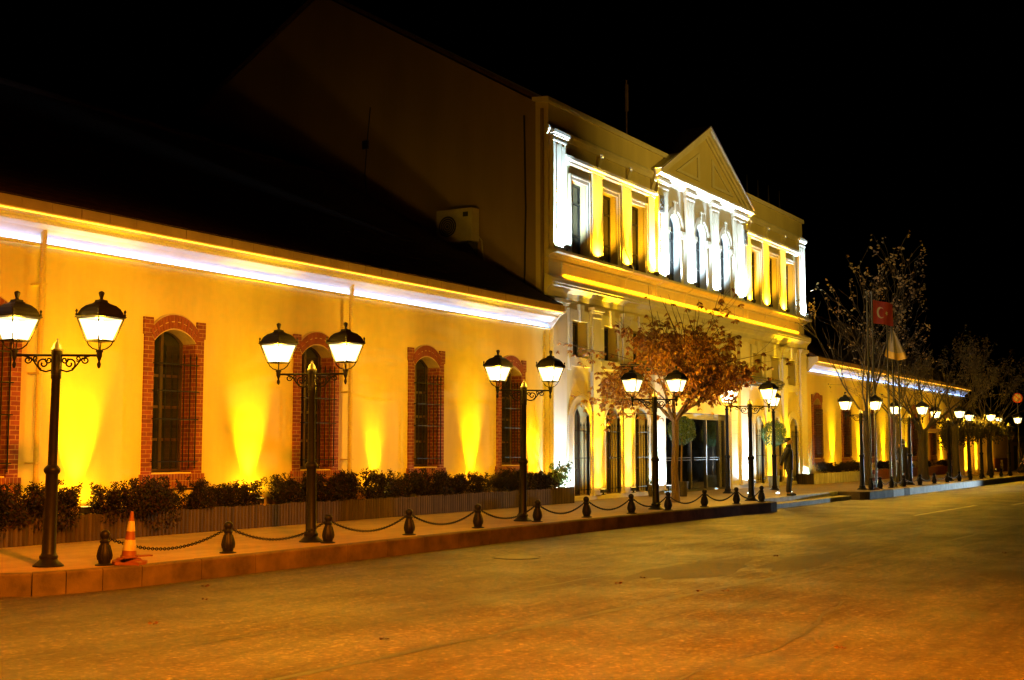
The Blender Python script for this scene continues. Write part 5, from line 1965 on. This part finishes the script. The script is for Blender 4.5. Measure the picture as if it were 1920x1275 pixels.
def person(loc, heading, label, top, bottom, feet, arms, long_hair=False, coat=False, scale=1.0, slim=1.0):
    """local axes: +x forward, +y left, z up"""
    root = empty('person', loc, label, 'person')
    root.rotation_euler = (0, 0, heading)
    root.scale = (scale, scale, scale)
    # body
    G = Graph()
    pel = G.add((0, 0, 0.95), (0.13 * slim, 0.10))
    ch = G.chain([((0.0, 0, 1.10), (0.125 * slim, 0.095)), ((0.0, 0, 1.28), 0.10), ((-0.005, 0, 1.40), 0.075)], pel)
    nk = G.chain([((0.0, 0, 1.48), 0.055), ((0.015, 0, 1.535), 0.055)], ch)
    hd = G.chain([((0.03, 0, 1.58), 0.078), ((0.02, 0, 1.655), 0.102), ((0.0, 0, 1.725), 0.078)], nk)
    hm = len(G.n) - 2
    G.add((0.142, 0, 1.632), 0.016, hm)                        # nose
    G.add((0.0, 0.083, 1.645), 0.014, hm)
    G.add((0.0, -0.083, 1.645), 0.014, hm)
    for s_, (fx_, fz_) in zip((1, -1), feet):
        hip = (0.0, 0.09 * s_, 0.90)
        ank = (fx_, 0.10 * s_, 0.09 + fz_)
        kn = ((hip[0] + ank[0]) / 2 + 0.03, 0.095 * s_, 0.50 + fz_ * 0.5)
        a_ = G.chain([(hip, 0.085), (kn, 0.058), (ank, 0.042), ((fx_ + 0.08, 0.11 * s_, 0.045 + fz_), 0.036), ((fx_ + 0.17, 0.12 * s_, 0.035 + fz_), 0.03)], pel)
    hands = []
    for s_, (el_, wr) in zip((1, -1), arms):
        sh_ = (-0.01, 0.15 * s_ * slim, 1.36)
        k = G.chain([(sh_, 0.045), (el_, 0.042), (wr, 0.030)], ch)
        d = (Vector(wr) - Vector(el_)).normalized()
        pm = Vector(wr) + d * 0.055
        pk = G.add(pm, (0.034, 0.018), k)
        side = Vector((1, 0, 0)) - d * d.x
        side.normalize()
        inw = Vector((0, -s_, 0))
        for q, ln in zip((-0.027, -0.009, 0.009, 0.027), (0.058, 0.072, 0.076, 0.066)):
            b0 = pm + side * q + d * 0.03
            m1 = b0 + d * ln * 0.5 + inw * 0.008
            m2 = b0 + d * ln * 0.9 + inw * 0.028
            G.chain([(b0, 0.010), (m1, 0.009), (m2, 0.007)], pk)
        G.chain([(Vector(wr) + d * 0.03 + side * 0.033, 0.011), (Vector(wr) + d * 0.075 + side * 0.05 + inw * 0.012, 0.009)], k)
        hands.append(k)
    skin_mesh('body', G.n, G.e, M['skin'], root, pel)
    # trousers
    G = Graph()
    pel = G.add((0, 0, 0.90), 0.125)
    G.chain([((0, 0, 0.97), 0.125), ((0, 0, 1.02), 0.12)], pel)
    for s_, (fx_, fz_) in zip((1, -1), feet):
        ank = (fx_, 0.10 * s_, 0.08 + fz_)
        kn = (fx_ / 2 + 0.03, 0.095 * s_, 0.50 + fz_ * 0.5)
        G.chain([((0.0, 0.075 * s_, 0.84), 0.11), ((fx_ * 0.25 + 0.02, 0.09 * s_, 0.68), 0.09), (kn, 0.077), ((fx_ * 0.8, 0.10 * s_, 0.28 + fz_ * 0.8), 0.070), (ank, 0.068)], pel)
    skin_mesh('trousers', G.n, G.e, bottom, root, pel)
    # top: torso, collar and sleeves
    def loft(secs, n=20):
        mm = MB()
        rings = []
        for z, x_, rx, ry in secs:
            rings.append([mm.bm.verts.new((x_ + rx * math.cos(2 * PI * k / n), ry * slim * math.sin(2 * PI * k / n), z)) for k in range(n)])
        for r0, r1 in zip(rings, rings[1:]):
            for k in range(n):
                mm.bm.faces.new((r0[k], r0[(k + 1) % n], r1[(k + 1) % n], r1[k]))
        mm.bm.faces.new(rings[0][::-1])
        mm.bm.faces.new(rings[-1])
        return mm
    low = [(0.45, -0.01, 0.20, 0.215), (0.70, 0.0, 0.165, 0.20)] if coat else [(0.79, 0.0, 0.132, 0.182), (0.81, 0.0, 0.142, 0.188)]
    tor = loft(low + [(0.95, 0.0, 0.135, 0.178), (1.06, 0.005, 0.130, 0.170), (1.20, 0.012, 0.138, 0.180), (1.32, 0.008, 0.138, 0.200), (1.39, -0.005, 0.122, 0.208), (1.435, -0.01, 0.098, 0.175), (1.465, -0.005, 0.078, 0.105), (1.49, 0.0, 0.068, 0.072)])
    jk = tor.build('coat' if coat else 'jacket', top, root, smooth=True, world_space=False)
    for s_, (el_, wr) in zip((1, -1), arms):
        sh_ = Vector((-0.01, 0.165 * s_ * slim, 1.385))
        el_, wr = Vector(el_), Vector(wr)
        m = MB()
        m.tube([sh_ + Vector((0, -0.03 * s_, 0.025)), sh_, sh_.lerp(el_, 0.35), sh_.lerp(el_, 0.75), el_, el_.lerp(wr, 0.35), el_.lerp(wr, 0.9), el_.lerp(wr, 0.96)], [0.05, 0.074, 0.070, 0.060, 0.056, 0.052, 0.043, 0.038], 14)
        m.build('sleeve', top, jk, smooth=True, world_space=False)
    # collar
    m = MB()
    m.lathe([(0.095, 1.45), (0.088, 1.49), (0.076, 1.555), (0.064, 1.555), (0.066, 1.47)], 16, (0.005, 0, 0))
    m.build('collar', top, root, smooth=True, world_space=False)
    for s_, (fx_, fz_) in zip((1, -1), feet):
        G = Graph()
        G.chain([((fx_ - 0.05, 0.10 * s_, 0.045 + fz_), 0.045), ((fx_ + 0.05, 0.108 * s_, 0.045 + fz_), 0.046), ((fx_ + 0.14, 0.117 * s_, 0.038 + fz_), 0.043), ((fx_ + 0.20, 0.123 * s_, 0.032 + fz_), 0.028)])
        skin_mesh('shoe', G.n, G.e, M['shoe'], root, 0)
    # hair: cap over the back and top of the head
    m = MB()
    hc = Vector((0.005, 0, 1.668))
    rings = []
    for i in range(9):
        row = []
        for k in range(20):
            a = 2 * PI * k / 20
            lim = -4 + 42 * math.cos(a) - (30 * max(0.0, -math.cos(a)) if long_hair else 0)
            e2 = R(88 - (88 - lim) * i / 8)
            rr = 0.104 + 0.003 * math.sin(5 * a)
            row.append(m.bm.verts.new(hc + Vector((rr * 1.04 * math.cos(e2) * math.cos(a), rr * 0.88 * math.cos(e2) * math.sin(a), rr * math.sin(e2)))))
        rings.append(row)
    for r0, r1 in zip(rings, rings[1:]):
        for k in range(20):
            try:
                m.bm.faces.new((r0[k], r0[(k + 1) % 20], r1[(k + 1) % 20], r1[k]))
            except ValueError:
                pass
    m.bm.faces.new(rings[0])
    m.build('hair', M['hair'], root, smooth=True, world_space=False)
    if long_hair:
        m = MB()
        m.lathe([(0.09, 1.42), (0.105, 1.50), (0.10, 1.60), (0.08, 1.68)], 16, (-0.045, 0, 0))
        m.build('hair', M['hair'], root, smooth=True, world_space=False)
    for s_ in (1, -1):
        m = MB()
        m.sphere((0.098, 0.035 * s_, 1.668), 0.011, 8, 6)
        m.build('eye', M['hair'], root, world_space=False)
    m = MB()
    m.sphere((0.098, 0, 1.59), 0.014, 8, 6, 0.35)
    m.build('mouth', M['brick_solid'], root, world_space=False)
    return root


person((37.05, 12.62, 0.003), R(-66), 'man in a dark jacket and trousers standing at the edge of the entrance steps', M['jacket'], M['trouser'],
       [(0.03, 0), (-0.04, 0)], [((-0.16, 0.23, 1.14), (-0.21, 0.10, 0.93)), ((-0.17, -0.22, 1.13), (-0.23, -0.06, 0.92))])
person((51.45, 12.75, 0), R(20), 'person in a black coat walking away past the flagpoles', M['coat'], M['trouser'],
       [(0.18, 0), (-0.16, 0.03)], [((0.02, 0.30, 1.16), (0.12, 0.22, 0.95)), ((-0.10, -0.25, 1.15), (-0.08, -0.26, 0.90))], coat=True, scale=1.02)
person((53.4, 13.4, 0), R(200), 'dark-haired person in a salmon top and navy trousers beside the flagpoles', M['pink'], M['navy'],
       [(0.12, 0), (-0.10, 0.02)], [((0.03, 0.20, 1.14), (0.16, 0.16, 0.98)), ((-0.06, -0.20, 1.13), (-0.02, -0.22, 0.90))], long_hair=True, scale=0.94, slim=0.88)

# ------------------------------------------------------------------ fallen leaves on the road
rnd = random.Random(9)
for i in range(14):
    x, y = rnd.uniform(7.5, 22), rnd.uniform(2.2, 11.4)
    m = MB()
    for j in range(5):
        a = rnd.uniform(0, 1) + 2 * PI * j / 5
        leaf(m, Vector((x, y, ROAD + 0.012)), Vector((math.cos(a), math.sin(a), 0.12)), rnd.uniform(0.04, 0.07), rnd, 0.2, 0.25)
    tag(m.build('fallen_leaf', M['dead_leaf']), 'small brown fallen leaf lying on the asphalt', 'leaf', 'fallen leaves on the road')
